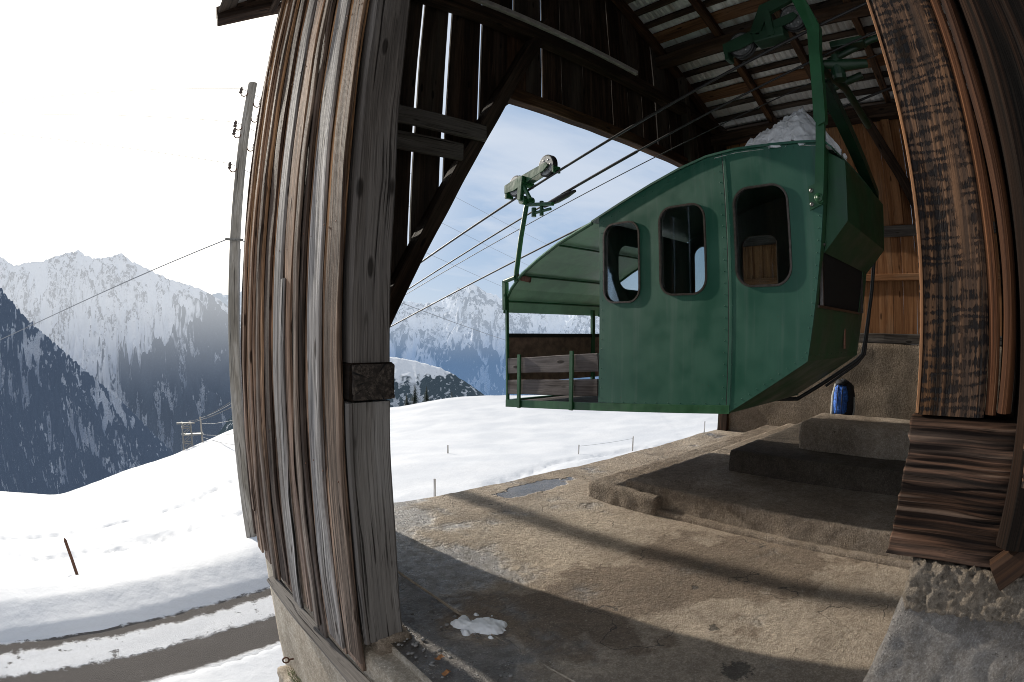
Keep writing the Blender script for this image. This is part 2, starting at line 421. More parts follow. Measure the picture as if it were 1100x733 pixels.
M['sill'] = wood('sill_wood', (.005,.003,.002), (.052,.025,.013), (.20,.10,.058), grey=(.12,.095,.08), greyamt=.05, bump=1.0, fine=1.3, crack=1.0, bd=.006, bandf=75, fw=.35, ridge=True)
M['purlin'] = wood('purlin_wood', (.05,.022,.010), (.16,.072,.030), (.27,.13,.058), grey=(.12,.07,.045), greyamt=-.1, bump=.4, crack=.4)
M['warm'] = wood('warm_wood', (.03,.011,.005), (.16,.060,.022), (.36,.155,.062), grey=(.04,.022,.016), greyamt=.15, bump=.9, fine=1.3, crack=.9, bd=.004, bandf=60)
M['warm2'] = wood('split_wood', (.012,.005,.003), (.09,.036,.015), (.27,.11,.045), grey=(.03,.02,.015), greyamt=.1, bump=1.0, fine=.7, crack=.6, bd=.006, bandf=26)
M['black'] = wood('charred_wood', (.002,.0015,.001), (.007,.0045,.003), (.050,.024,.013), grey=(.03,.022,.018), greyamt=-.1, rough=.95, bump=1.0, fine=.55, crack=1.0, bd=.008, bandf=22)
M['pole'] = wood('pole_wood', (.22,.20,.17), (.42,.39,.35), (.60,.57,.52), grey=(.55,.53,.51), greyamt=.35, bump=.8, crack=.8, knots=False, bandf=50)  # paled: glare around the backlit pole is put into the wood colour
M['lpost'] = wood('lower_post_wood', (.05,.042,.035), (.14,.12,.10), (.26,.23,.20), grey=(.235,.222,.21), greyamt=.45, bump=.9, crack=.85, bandf=50)
M['plank'] = wood('plank_wood', (.045,.036,.032), (.125,.104,.095), (.25,.215,.20), grey=(.21,.19,.19), greyamt=.35, bump=.7, crack=.5)
M['floor'] = concrete('floor_concrete', (.50,.405,.31), (.84,.70,.55), wet=True, bump=.9)
M['conc'] = concrete('step_concrete', (.36,.30,.24), (.64,.54,.44), bump=.9)
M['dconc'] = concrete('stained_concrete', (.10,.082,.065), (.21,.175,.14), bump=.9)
M['wallc'] = concrete('wall_concrete', (.28,.225,.17), (.44,.36,.28), bump=1.0, scale=1.3)
M['pier'] = concrete('pier_concrete', (.24,.23,.225), (.46,.43,.40), bump=1.0, scale=2.6)
M['mortar'] = concrete('crumbled_mortar', (.25,.215,.175), (.46,.40,.33), bump=1.0, scale=3)
M['base'] = concrete('base_concrete', (.46,.41,.34), (.68,.62,.53), bump=.35, scale=.8)
M['green'] = paint('green_paint', (.020,.103,.066), var=.08, dust=.13, rust=.2, bump=.02)
M['green2'] = paint('green_frame_paint', (.015,.092,.032), var=.2, dust=.08, rust=.2, bump=.15)
M['green3'] = paint('green_canopy_bounce', (.28,.50,.34), var=.15, dust=.15, bump=.06, rust=.1, rough=.5)  # paler than the cabin: snow light from below put into the colour
M['hbox'] = paint('head_box_paint', (.010,.060,.022), var=.2, dust=.05, rust=.2, bump=.03)
M['green5'] = paint('dark_carriage_paint', (.005,.028,.011), var=.25, dust=.03, rust=.2, bump=.1)
M['green4'] = paint('olive_end_reflection', (.024,.085,.036), var=.25, dust=.05, rust=.2, bump=.06)  # cabin green shifted darker: reflections on the end face put into the colour
M['inside'] = paint('cabin_inside_paint', (.05,.075,.06), var=.2, dust=.1, rust=.1, rough=.6)
M['steel'] = plain('worn_steel', (.22,.22,.215), .42, .8, 30, .35)
M['rim'] = plain('bronze_rim', (.11,.095,.085), .32, .75, 30, .25, .1)
M['rubber'] = plain('black_rubber', (.012,.012,.012), .55, 0, 60, .4)
M['rope'] = plain('steel_rope', (.035,.034,.034), .5, .6, 200, .5)
M['wire'] = plain('grey_wire', (.22,.23,.25), .5, .3, 50)
M['brown'] = plain('brown_panel', (.22,.13,.10), .6, 0, 12, .35, .2)
M['duct'] = plain('grey_duct', (.30,.275,.26), .5, 0, 14, .2)
M['insul'] = plain('glazed_insulator', (.035,.02,.015), .25)
M['rust'] = plain('rusty_iron', (.10,.045,.025), .8, .2, 45, .5, .6)
M['stonebit'] = plain('pebble_stone', (.22,.21,.20), .85, 0, 30, .4, .6)
M['grass'] = plain('dry_grass', (.09,.13,.03), .8)
M['leaf'] = plain('dead_leaf', (.30,.13,.045), .8, 0, 40)
M['void'] = plain('dark_interior', (.006,.006,.006), .8)
M['plate'] = plain('copper_plate', (.30,.15,.10), .5, .2, 60)
M['blue'] = plain('blue_fabric', (.03,.13,.50), .7, 0, 25, .6, .8, .02)
M['greyfab'] = plain('grey_fabric', (.33,.33,.31), .8, 0, 40, .3, .5)
M['blackfab'] = plain('black_fabric', (.015,.016,.02), .8, 0, 40)
M['stripwood'] = plain('pale_strip', (.36,.30,.23), .8, 0, 40)

def m_glass():
    t = NT('window_glass'); lw = t.n('ShaderNodeLayerWeight'); lw.inputs[0].default_value = .35
    tr = t.n('ShaderNodeBsdfTransparent'); tr.inputs[0].default_value = (.80,.84,.84,1)
    gl = t.n('ShaderNodeBsdfGlossy'); gl.inputs['Roughness'].default_value = .03; gl.inputs[0].default_value = (.9,.95,1,1)
    p = t.geo().outputs['Position']
    mx = t.n('ShaderNodeMixShader'); t.l(t.math('ADD', t.math('MULTIPLY', lw.outputs['Fresnel'], .55), t.mr(t.noise(p, 8, 4), .5, .8, .01, .04)), mx.inputs[0])
    t.l(tr.outputs[0], mx.inputs[1]); t.l(gl.outputs[0], mx.inputs[2]); t.l(mx.outputs[0], t.out.inputs[0]); return t.m
M['glass'] = m_glass()
def m_sheet():
    t = NT('roof_sheet_metal'); p = t.geo().outputs['Position']; s = t.sep(p)
    n = t.noise(p, 3, 4); st = t.noise(t.mapv(p, (.6, 12, .6)), 1, 3)
    col = t.mix(t.mr(n, .3, .7), (.32,.31,.30), (.50,.49,.48)); col = t.mix(t.mr(st, .5, .7, 0, .6), col, (.20,.15,.11))
    t.pbr(col, .45, t.bump(n, .1, .01), metal=.25); return t.m
M['sheet'] = m_sheet()
def m_snow(name='snow', trail=False, rough=False):
    t = NT(name); p = t.geo().outputs['Position']
    n1 = t.noise(p, .35, 5, .55); n2 = t.noise(p, 6, 5, .6); n3 = t.noise(p, 60, 3, .6)
    col = t.mix(t.mr(n1, .3, .7), (.53,.545,.575), (.63,.635,.65))
    h = t.math('ADD', t.math('MULTIPLY', n2, .55 if not rough else .5), t.math('MULTIPLY', n3, .10 if not rough else .35))
    b = t.pbr(t.mix(1.0, col, (1.5,1.5,1.48), 'MULTIPLY') if rough else col, .75, t.bump(h, .5 if not rough else .9, .05 if not rough else .02), spec=.3)
    return t.m
M['snow'] = m_snow()
M['snowheap'] = m_snow('heap_snow', rough=True)

# ------------------------------------------------------------------ SUN DIRECTION
SUN_AZ, SUN_EL = -6.0, 22.0
SD = V((math.sin(rad(SUN_AZ))*math.cos(rad(SUN_EL)), math.cos(rad(SUN_AZ))*math.cos(rad(SUN_EL)), math.sin(rad(SUN_EL))))

# ================================================================== TERRAIN
CT = [(-13.39,37.69,-9.72),(-9.31,40.96,-10.99),(-6.0,49.64,-12.13),(2.64,69.95,-14.32),(6.17,71.73,-13.41),(10.27,67.22,-10.82),
(13.79,60.45,-9.07),(25.04,48.97,-6.28),(29.22,46.6,-5.41),(34.28,43.01,-5.09),(41.5,36.1,-4.96),(48.1,26.6,-5.19),(52,10,-4.5),(50,-20,-4),
(9.86,19.67,-4.03),(20.18,24.84,-4.84),(25.94,18.74,-4.41),(15.33,15.78,-3.81),(7.89,13.34,-3.4),(-3.34,21.75,-5.86),(-4.42,13.81,-4.13),
(-2.5,11.74,-3.72),(2.12,12.42,-3.45),(-9,28,-7.6),(3,40,-9.0),(0,30,-7.2),(14,35,-6.2),(8,26,-5.0),
(-3.85,8.92,-3.12),(-.84,9.38,-3.10),(1.96,9.89,-3.08),(-3.8,10.2,-3.28),(-.8,10.5,-3.28),(2,11,-3.25),(5.5,11.2,-3.1),(9,9.5,-3.0),(14,6,-3.0),(20,-5,-3),
(-3.8,8.25,-3.41),(-1.2,8.98,-3.41),(1.92,9.7,-3.41),(-3.0,7.1,-3.42),(-1.7,7.45,-3.42),(1.5,8.5,-3.42),(-.85,7.05,-3.42),(1.44,7.58,-3.42),(4.5,9.0,-3.42),
(-9,6.2,-3.45),(-8,5.0,-3.45),(-10,7.6,-3.25),(.4,6.7,-3.36),(2,6.2,-3.3),(0,4,-3.4),(-4,3,-3.45),(-12,0,-3.6),(0,-8,-3.4),(10,-12,-3),(-20,10,-5),(-25,-10,-6),(-20,25,-7.5),(5,5.2,-3.2),(9,5.2,-3.1)]
_P = np.array(CT, float)
def _tps(r2): return 0.5*r2*np.log(np.maximum(r2, 1e-9))
_n = len(_P); _A = np.zeros((_n+3, _n+3)); _d2 = ((_P[:, None, :2]-_P[None, :, :2])**2).sum(-1)
_A[:_n, :_n] = _tps(_d2) + np.eye(_n)*.02; _A[:_n, _n] = 1; _A[:_n, _n+1:] = _P[:, :2]; _A[_n:, :_n] = _A[:_n, _n:].T
_w = np.linalg.solve(_A, np.concatenate([_P[:, 2], np.zeros(3)]))
def tz(x, y):
    q = np.array([x, y], float); d2 = ((_P[:, :2]-q)**2).sum(-1)
    z = float((_w[:_n]*_tps(d2)).sum() + _w[_n] + _w[_n+1]*x + _w[_n+2]*y)
    return z
def tz_fin(x, y):
    r = math.hypot(x, y-1)
    z = tz(x, y)
    # beyond the crest the hill falls away into the valley
    az = math.degrees(math.atan2(x, y))
    crest = np.interp(az, [-180,-60,-19.6,-12.8,-6.9,2.2,4.9,8.7,12.9,27,32,38.6,50,61,90,180], [60,45,40,42,50,70,72,68,62,55,55,55,55,55,55,60])
    D = math.hypot(x, y)
    if D > crest:
        e = D-crest
        z = tz(x*crest/D, y*crest/D) - (.10*e + .012*e*e if e < 40 else .10*e + 19.2 + (e-40)*.9)
    c = 9.22 + .262*x - y
    def ss(a, b, v): v = max(0, min(1, (v-a)/(b-a))); return v*v*(3-2*v)
    wv = .10*fbm(x*.35, 0, 8, 2)
    if D < 22:
        e = -c + wv
        zr = -3.41 + (0 if e < 0 else .15*ss(0, .25, e) + .11*ss(.25, .85, e) + .05*ss(.85, .93, e) - .05*ss(1.1, 2.2, e) - .05*max(0, e-2.2))
        g2_ = c - 2.02 + wv*.5
        if g2_ > 0: zr = -3.41 + .07*ss(0, .10, g2_) + .05*ss(.1, 1.5, g2_)
        k = ss(1.4, 3.4, abs(c-1.0)-1.0) if c < 1 else ss(1.4, 3.0, c-2.0)
        k = max(k, ss(12, 22, D)) if c < -1 or c > 3 else k*0+ (k if abs(c-1)>2.4 else 0)
        k = max(k, ss(4.5, 8, x))
        z = zr*(1-k) + z*k
    f = min(1.0, max(0, (D-6)/10))*(1 if c < -1.2 else 0)
    z += f*.10*fbm(x*.16, y*.16, 3, 3) + (.02*fbm(x*.9, y*.9, 5, 3) if not (-.05 < c < 2.1) else 0)
    return z
# trodden tracks (world polylines)
TR = [([(9,12),(15.5,13.2),(20,12.5),(25,11.2),(32,9)], 1.0, .22), ([(10,13.5),(15,15.6),(20,15.2),(27,14.5)], .4, .16),
      ([(-12,17),(-5,18.5),(0,21),(4,26),(8,35)], .40, .30), ([(-9,24),(-3,30),(1,33),(4,34),(5,38),(2,42)], .45, .30), ([(-7,13.4),(-2.5,14.6),(1,15.8),(3,17.5)], .7, .24)]
def track(x, y):
    z = 0
    for pl, w, dep in TR:
        best = 1e9
        for (ax, ay), (bx, by) in zip(pl, pl[1:]):
            dx, dy = bx-ax, by-ay; t = max(0, min(1, ((x-ax)*dx+(y-ay)*dy)/(dx*dx+dy*dy)))
            best = min(best, math.hypot(x-ax-dx*t, y-ay-dy*t))
        if best < w*2:
            z -= dep*math.exp(-(best/w)**2)*(.35+1.2*abs(noise.noise(V((x*3.1, y*3.1, 2)))))
    return z
def build_ground():
    azs = np.concatenate([np.arange(-120, -34, 3.0), np.arange(-34, 68, .28), np.arange(68, 240.1, 4.0)])
    Ds = [3.0]
    while Ds[-1] < 115: Ds.append(Ds[-1]*1.0135 + .015)
    Ds += [130, 160, 200, 260, 340]
    na, nd = len(azs), len(Ds); vs = []
    for D in Ds:
        for a in azs:
            x = D*math.sin(rad(a)); y = D*math.cos(rad(a)); vs.append((x, y, tz_fin(x, y) + (track(x, y) if D < 60 and -36 < a < 70 else 0)))
    fs = [(i*na+j, i*na+j+1, (i+1)*na+j+1, (i+1)*na+j) for i in range(nd-1) for j in range(na-1)]
    m = MB(); m.add(vs, fs, smooth=True); c = len(m.v)
    o = m.build('snow_field', M['snow']); tag(o, kind='structure')
    # patch under the camera and building out to 3 m radius
    m = MB(); k = 24; ring = [(3.05*math.sin(2*math.pi*j/k), 3.05*math.cos(2*math.pi*j/k)) for j in range(k)]
    vs = [(x, y, tz_fin(x, y)-.01) for x, y in ring] + [(0, 0, -3.42)]
    m.add(vs, [(j, (j+1) % k, k) for j in range(k)], smooth=True)
    tag(m.build('snow_ground', M['snow']), kind='structure')
build_ground()

def m_road():
    t = NT('road_surface'); p = t.geo().outputs['Position']; s = t.sep(p)
    # across-road coordinate: 0 at far edge, grows towards the building
    w1 = t.math('MULTIPLY', t.math('SUBTRACT', t.noise(p, 1.3, 5, .6), .5), .35)
    w2 = t.math('MULTIPLY', t.math('SUBTRACT', t.noise(t.mapv(p, (1,1,1), (7,3,0)), 5, 5, .7), .5), .45)
    c = t.math('SUBTRACT', t.math('ADD', t.math('MULTIPLY', s[0], .262), 9.22), s[1])   # distance-like
    ce = t.math('ADD', c, t.math('ADD', w1, w2))
    snowm = t.math('MULTIPLY', t.mr(ce, .30, .44), t.mr(ce, 1.02, 1.14, 1, 0))
    edge = t.mr(ce, -.02, .1, 1, 0); snowm = t.math('MAXIMUM', snowm, edge)
    near = t.mr(t.math('ADD', c, t.math('MULTIPLY', w2, .4)), 1.90, 2.0); snowm = t.math('MAXIMUM', snowm, near)
    holes = t.mr(t.noise(p, 3.2, 6, .7), .60, .68); snowm = t.math('MULTIPLY', snowm, t.mr(holes, 0, 1, 1, .15))
    asp = t.mix(t.noise(p, 70, 4, .8), (.040,.036,.034), (.15,.135,.125))
    slush = t.mr(t.noise(p, 9, 5, .7), .60, .8, 0, .3)
    asp = t.mix(slush, asp, (.45,.45,.46))
    sn = t.mix(t.noise(p, 14, 5, .7), (.50,.50,.51), (.73,.735,.75))
    col = t.mix(snowm, asp, sn)
    h = t.math('ADD', t.math('MULTIPLY', snowm, 1.5), t.noise(p, 40, 4, .7))
    t.pbr(col, .9, t.bump(h, .8, .02), spec=.12); return t.m
def build_road():
    vs = []; nx, ny = 120, 28
    for i in range(nx+1):
        x = -14 + 22*i/nx
        for j in range(ny+1):
            c = -.04 + 2.10*j/ny
            y = 9.22 + .262*x - c
            vs.append((x, y, -3.395 + .010*fbm(x*2, y*2, 0, 3)))
    fs = [(i*(ny+1)+j, (i+1)*(ny+1)+j, (i+1)*(ny+1)+j+1, i*(ny+1)+j+1) for i in range(nx) for j in range(ny)]
    m = MB(); m.add(vs, fs, smooth=True); tag(m.build('road', m_road()), kind='structure')
build_road()

# ================================================================== MOUNTAINS
def m_mtn(name, haze, hz, snow_lo, snow_hi, forest=(.012,.02,.022), rock=(.09,.085,.09), nscale=1.0, hz_lo=None, zspan=(0, 1), chute=.5, rocky=.5, speck=.2, haze_lo=None, tilt=0.0, x0=0.0):
    t = NT(name); g = t.geo(); p = g.outputs['Position']; s = t.sep(p); nz = t.sep(g.outputs['Normal'])[2]
    dn = t.attr('rnd').outputs['Fac']
    k = .004*nscale
    n1 = t.noise(p, k, 6, .6); n2 = t.noise(p, k*7, 7, .72); n3 = t.noise(p, k*40, 4, .75)
    zz = t.math('ADD', s[2], t.math('MULTIPLY', t.math('SUBTRACT', n1, .5), (snow_hi-snow_lo)*2.2))
    zz = t.math('SUBTRACT', zz, t.math('MULTIPLY', t.math('SUBTRACT', dn, .5), (snow_hi-snow_lo)*2.2))
    if tilt: zz = t.math('SUBTRACT', zz, t.math('MULTIPLY', t.math('SUBTRACT', s[0], x0), tilt))
    alpine = t.mr(zz, snow_lo, snow_hi)
    # rock shows on the sharp ribs, snow fills everything else
    rb = t.math('ADD', t.math('MULTIPLY', dn, .5), t.math('ADD', t.math('MULTIPLY', n2, 1.0), t.math('MULTIPLY', t.noise(t.mapv(p, (1,1,2.2)), k*20, 5, .75), .4)))
    rockm = t.mr(rb, rocky+.30, rocky+.42)
    rk = t.mix(n3, tuple(x*.6 for x in rock), tuple(x*1.5 for x in rock))
    up = t.mix(rockm, (.80,.82,.86), rk)
    fr = t.mix(t.mr(n3, .35, .65), tuple(x*.4 for x in forest), tuple(x*2.0 for x in forest))
    ch = t.math('SUBTRACT', t.math('ADD', t.math('MULTIPLY', n2, .9), .05), t.math('MULTIPLY', dn, .8))
    clear = t.mr(ch, chute-.10, chute-.02)
    clear = t.math('MULTIPLY', clear, t.mr(n3, .36, .52))
    fr = t.mix(t.math('MULTIPLY', clear, .9), fr, (.62,.65,.70))
    fr = t.mix(t.math('MULTIPLY', t.mr(n3, .55, .68), speck), fr, (.5,.52,.56))
    col = t.mix(alpine, fr, up)
    d = t.n('ShaderNodeBsdfDiffuse'); t.l(col, d.inputs[0]); t.l(t.bump(t.math('ADD', n2, t.math('MULTIPLY', n3, .3)), .8, 30/nscale), d.inputs['Normal'])
    e = t.n('ShaderNodeEmission'); e.inputs[1].default_value = 1  # haze painted as glow on the slopes; also lifts the backlit snow
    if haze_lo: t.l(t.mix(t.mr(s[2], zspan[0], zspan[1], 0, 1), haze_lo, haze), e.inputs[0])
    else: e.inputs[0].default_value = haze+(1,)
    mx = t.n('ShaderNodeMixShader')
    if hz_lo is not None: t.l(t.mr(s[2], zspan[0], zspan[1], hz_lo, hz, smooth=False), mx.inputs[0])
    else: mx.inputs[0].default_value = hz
    t.l(d.outputs[0], mx.inputs[1]); t.l(e.outputs[0], mx.inputs[2]); t.l(mx.outputs[0], t.out.inputs[0]); return t.m
def ridge(name, prof, D1, D0, el0, mat, na=260, nt=90, rough=.10, seed=0, jag=.15, freq=1.0, edge=6, slant=.6):
    azp = [a for a, e in prof]; elp = [e for a, e in prof]
    a0, a1 = azp[0]-edge, azp[-1]+edge
    vs = []; rn = []
    for i in range(na+1):
        a = a0 + (a1-a0)*i/na
        el = float(np.interp(a, azp, elp)) + jag*fbm(a*1.7*freq, seed, 1, 5)
        for j in range(nt+1):
            t = j/nt
            D = D0 + (D1-D0)*t
            zb = D0*math.tan(rad(el0)); zt = D1*math.tan(rad(el)); H = zt-zb
            z = zb + H*t**1.15
            x = D*math.sin(rad(a)); y = D*math.cos(rad(a))
            env = (min(1, t*4)*min(1, (1-t)*5))**.7 if 0 < t < 1 else 0
            u = a*freq*.20 + slant*(t*3.4) + 1.3*fbm(a*freq*.22, t*5, seed+3, 4)
            v = t*4.2 + 1.2*fbm(a*freq*.25, t*5, seed+13, 4)
            rm = noise.ridged_multi_fractal(V((u, v, seed*1.7)), .85, 2.1, 6, 1.0, 2.0, noise_basis='PERLIN_ORIGINAL')
            rm2 = noise.ridged_multi_fractal(V((u*4.0, v*4.5, seed*2.7)), .9, 2.1, 5, 1.0, 2.0, noise_basis='PERLIN_ORIGINAL')
            dn = (rm*.65+rm2*.35)*.5
            sm_ = noise.ridged_multi_fractal(V((u, v, seed*1.7)), 1.0, 2.1, 3, 1.0, 2.0, noise_basis='PERLIN_ORIGINAL')*.5 + .07*fbm(u*5, v*5, seed, 4)
            vs.append((x, y, z+1.6, env*abs(H)*rough*(sm_-.6)*.9)); rn.append(dn + .12*fbm(a*3, t*60, seed+50, 4))
    ra = np.argsort(np.argsort(np.array(rn)))/len(rn); rn = list(ra)
    vs = [(q[0], q[1], q[2]+q[3]) for q in vs]
    for i in range(na+1):
        b = vs[i*(nt+1)+nt]; vs.append((b[0]*1.25, b[1]*1.25, b[2]-abs(D1)*.5)); rn.append(.5)
    fs = [(i*(nt+1)+j, (i+1)*(nt+1)+j, (i+1)*(nt+1)+j+1, i*(nt+1)+j+1) for i in range(na) for j in range(nt)]
    nb = (na+1)*(nt+1); fs += [(i*(nt+1)+nt, (i+1)*(nt+1)+nt, nb+i+1, nb+i) for i in range(na)]
    m = MB(); m.add(vs, fs, smooth=True); m.rnd = rn; o = m.build(name, mat, norm=False); tag(o, kind='structure'); return o
def D2z(D, el): return D*math.tan(rad(el))+1.6
# near dark forest slope on the left
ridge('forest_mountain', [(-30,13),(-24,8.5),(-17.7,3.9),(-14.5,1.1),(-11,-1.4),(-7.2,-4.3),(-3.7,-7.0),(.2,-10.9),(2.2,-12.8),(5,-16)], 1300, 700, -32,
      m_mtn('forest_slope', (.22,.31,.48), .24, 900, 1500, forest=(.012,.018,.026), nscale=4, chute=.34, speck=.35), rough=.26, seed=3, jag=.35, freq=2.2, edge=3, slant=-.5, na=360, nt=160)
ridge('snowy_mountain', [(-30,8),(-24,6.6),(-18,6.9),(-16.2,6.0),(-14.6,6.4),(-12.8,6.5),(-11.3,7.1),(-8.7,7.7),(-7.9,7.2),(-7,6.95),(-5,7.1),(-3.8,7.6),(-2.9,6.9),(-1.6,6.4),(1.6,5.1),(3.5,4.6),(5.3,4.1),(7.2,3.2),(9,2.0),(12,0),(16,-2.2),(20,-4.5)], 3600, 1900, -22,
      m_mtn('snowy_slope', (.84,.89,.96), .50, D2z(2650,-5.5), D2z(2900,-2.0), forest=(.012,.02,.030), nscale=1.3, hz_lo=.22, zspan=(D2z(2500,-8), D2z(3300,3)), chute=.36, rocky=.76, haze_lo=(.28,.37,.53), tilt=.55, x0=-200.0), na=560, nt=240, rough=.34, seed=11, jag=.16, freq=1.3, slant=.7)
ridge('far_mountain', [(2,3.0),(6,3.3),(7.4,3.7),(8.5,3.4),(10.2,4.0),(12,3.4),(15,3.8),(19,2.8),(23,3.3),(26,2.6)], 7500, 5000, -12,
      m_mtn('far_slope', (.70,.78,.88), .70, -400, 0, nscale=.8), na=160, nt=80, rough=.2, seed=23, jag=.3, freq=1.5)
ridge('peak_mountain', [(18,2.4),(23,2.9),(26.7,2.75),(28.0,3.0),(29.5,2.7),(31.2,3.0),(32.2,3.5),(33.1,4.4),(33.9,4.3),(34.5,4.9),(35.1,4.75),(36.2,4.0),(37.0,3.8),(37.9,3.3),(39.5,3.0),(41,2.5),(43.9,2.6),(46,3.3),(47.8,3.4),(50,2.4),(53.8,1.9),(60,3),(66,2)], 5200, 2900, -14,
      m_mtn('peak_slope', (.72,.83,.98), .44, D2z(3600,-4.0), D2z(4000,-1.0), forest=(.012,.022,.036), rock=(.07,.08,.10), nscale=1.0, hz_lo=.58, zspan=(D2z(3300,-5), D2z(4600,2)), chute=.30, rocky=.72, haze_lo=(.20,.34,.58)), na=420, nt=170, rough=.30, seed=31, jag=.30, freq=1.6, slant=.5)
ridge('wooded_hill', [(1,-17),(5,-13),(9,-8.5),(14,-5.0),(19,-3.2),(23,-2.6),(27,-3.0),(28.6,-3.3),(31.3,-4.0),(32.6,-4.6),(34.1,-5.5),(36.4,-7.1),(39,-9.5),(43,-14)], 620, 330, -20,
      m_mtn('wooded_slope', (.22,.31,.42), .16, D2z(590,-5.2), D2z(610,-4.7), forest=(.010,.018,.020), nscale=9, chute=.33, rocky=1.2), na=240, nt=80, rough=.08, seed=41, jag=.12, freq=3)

# ================================================================== BUILDING
BX0, BX1, BY0, BY1 = .88, 8.0, -3.2, 4.35
bld = empty('cableway_station', (.88, 2.2, 0), 'weathered timber cableway station hall on a concrete base, open towards the valley', 'building')
RX, RZ, SL = 4.42, 6.95, .545          # ridge x, ridge z (underside of rafters), slope
def roofz(x): return RZ - SL*abs(x-RX)

# --- exterior cladding of the left wall: board on board
m = MB(); y = 2.27; k = 0; bt = []
random.seed(21)
while y < 4.60:
    w = random.uniform(.22, .30); y2 = min(y+w, 4.62)
    zb = -.12 - .07*(y-2.2) - random.uniform(0, .10)
    m.timber((.862, (y+y2)/2, zb), (.862, (y+y2)/2, roofz(.88)+.06), .022, y2-y-.004, up=(0,1,0), seg=42, amp=.0035, ch=.004)
    y = y2 + (.012 if random.random() < .35 else .003); k += 1
m.build('cladding_board_layer', M['clad'], bld)
m = MB(); y = 2.235
while y < 4.60:
    w = random.uniform(.11, .19); zb = -.06 - .08*(y-2.2) - random.uniform(0, .22)
    m.timber((.838, y+w/2, zb), (.838+random.uniform(-.004,.006), y+w/2+random.uniform(-.012,.012), roofz(.88)+.03), .020, w, up=(0,1,0), seg=46, amp=.004, ch=.003)
    if random.random() < .3:
        m.timber((.815, y+w*.5, zb+random.uniform(0,.5)), (.817, y+w*.5, roofz(.88)), .02, w*.45, up=(0,1,0), seg=40, amp=.004, ch=.004)
    y += w + random.uniform(.07, .13)
m.build('batten_layer', M['clad'], bld)
m = MB()
for zz in (.9, 2.1, 3.3, 4.4):
    for q in range(14):
        yy = 2.30+q*.17+random.uniform(-.03, .03); m.lathe((.829, yy, zz+random.uniform(-.03, .03)), (-1,0,0), [(0,.006),(.003,.005),(.0035,.0003)], 8)
no = m.build('nail_row', M['rust'], bld); no['kind'] = 'stuff'
m = MB(); m.timber((.84, 4.64, -.22), (.842, 4.63, 5.05), .05, .035, up=(0,1,0), seg=46, amp=.005)
m.timber((.80, 3.15, -.20), (.822, 3.19, 1.9), .022, .085, up=(0,1,0), seg=24, amp=.006, rnd=.97)
m.build('corner_board', M['clad'], bld)
# planks lying along the foot of the cladding
m = MB(); m.timber((.80, 4.0, -.38), (.82, 1.75, -.215), .03, .11, up=(1,0,.4), amp=.006, rnd=.8)
m.build('base_plank', M['post'], bld)

# --- corner (door) post in two lengths with a beam end between
m = MB(); m.timber((.985, 2.31, 1.452), (.985, 2.31, 5.0), .20, .20, up=(0,1,0), seg=50, amp=.004, ch=.010, rnd=.45); m.build('door_post', M['post'], bld)
m = MB(); m.timber((.985, 2.31, .03), (.985, 2.31, 1.275), .20, .20, up=(0,1,0), seg=30, amp=.004, ch=.012, rnd=.75)
m.build('lower_post', M['lpost'], bld)
m = MB(); m.timber((.875, 2.215, .03), (.875, 2.215, 1.275), .03, .03, up=(0,1,0), seg=20, amp=.003, rnd=.5); m.build('corner_lath', M['post'], bld)
m = MB(); m.timber((.985, 2.205, 1.365), (.985, 4.3, 1.365), .225, .175, up=(0,0,1), seg=30, amp=.006, ch=.014); m.build('rail_beam', M['black'], bld)
m = MB()
rough_box(m, .885, 1.095, 2.192, 2.203, 1.285, 1.447, res=.012, bev=.005, amp=.004, freq=30)
m.build('beam_end', endgrain('end_grain', (.040,.032,.027), (.13,.105,.085), (.99, 2.2, 1.375)), bld)
m = MB(); rough_box(m, .93, 1.13, 2.20, 2.42, -.10, .045, res=.02, bev=.02, amp=.02, freq=14); m.build('post_footing', M['conc'], bld)

# --- left wall concrete base
m = MB(); rough_box(m, .875, 1.25, 1.2, 4.60, -3.6, -.06, res=.07, bev=.02, amp=.008, freq=3)
# wedge of the base above floor line towards the far corner handled by its own slope
m.build('concrete_base', M['base'], bld)
m = MB(); rough_box(m, .90, 8.0, 4.0, 4.40, -3.6, -.03, res=.12, bev=.02, amp=.01, freq=3); m.build('concrete_base', M['base'], bld)

# --- gable (valley) wall: boards above the lintel and left of the brace
def gable_board(m, xa, xb, y=4.30, rnd=None):
    xm = (xa+xb)/2
    def zbot(x):
        if x < 1.70: return -.02
        zz = 1.20 + (x-1.70)*1.90
        return min(zz, 4.10)
    vs = []; gc = []; n = 14; off = random.random()*30
    for i in range(n+1):
        for (xx) in (xa, xb):
            t = i/n; z0 = zbot(xx); z1 = roofz(xx)+.05; z = z0+(z1-z0)*t
            dx = .0035*noise.noise(V((z*1.5+off, xx, 0)))*2
            vs += [(xx+dx, y, z), (xx+dx, y+.025, z)]; gc += [(z+off, xx, 0), (z+off, xx, .03)]
    fs = []
    for i in range(n):
        a = i*4; b = a+4
        fs += [(a, a+2, b+2, b), (a+1, b+1, b+3, a+3), (a, b, b+1, a+1), (a+2, a+3, b+3, b+2)]
    fs += [(0,1,3,2), (n*4, n*4+2, n*4+3, n*4+1)]
    m.add(vs, fs, gc=gc, rnd=rnd)
m = MB(); x = .95
cuts = [.95,1.30,1.68,2.00,2.27,2.60,3.01,3.46,3.90,4.22,4.60,5.16,5.50,5.82,6.16,6.5,6.9,7.3,7.6,8.0]
gaps = {2.27:.020, 2.60:.034, 3.01:.020, 3.46:.016, 3.90:.018, 5.16:.008, 6.16:.018, 2.00:.006, 5.82:.004, 4.60:.003, 4.22:.003,6.9:.004}
for a, b in zip(cuts, cuts[1:]):
    gable_board(m, a+gaps.get(a, .002)*.75, b-gaps.get(b, .002)*.75)
m.build('gable_cladding', M['dark'], bld)
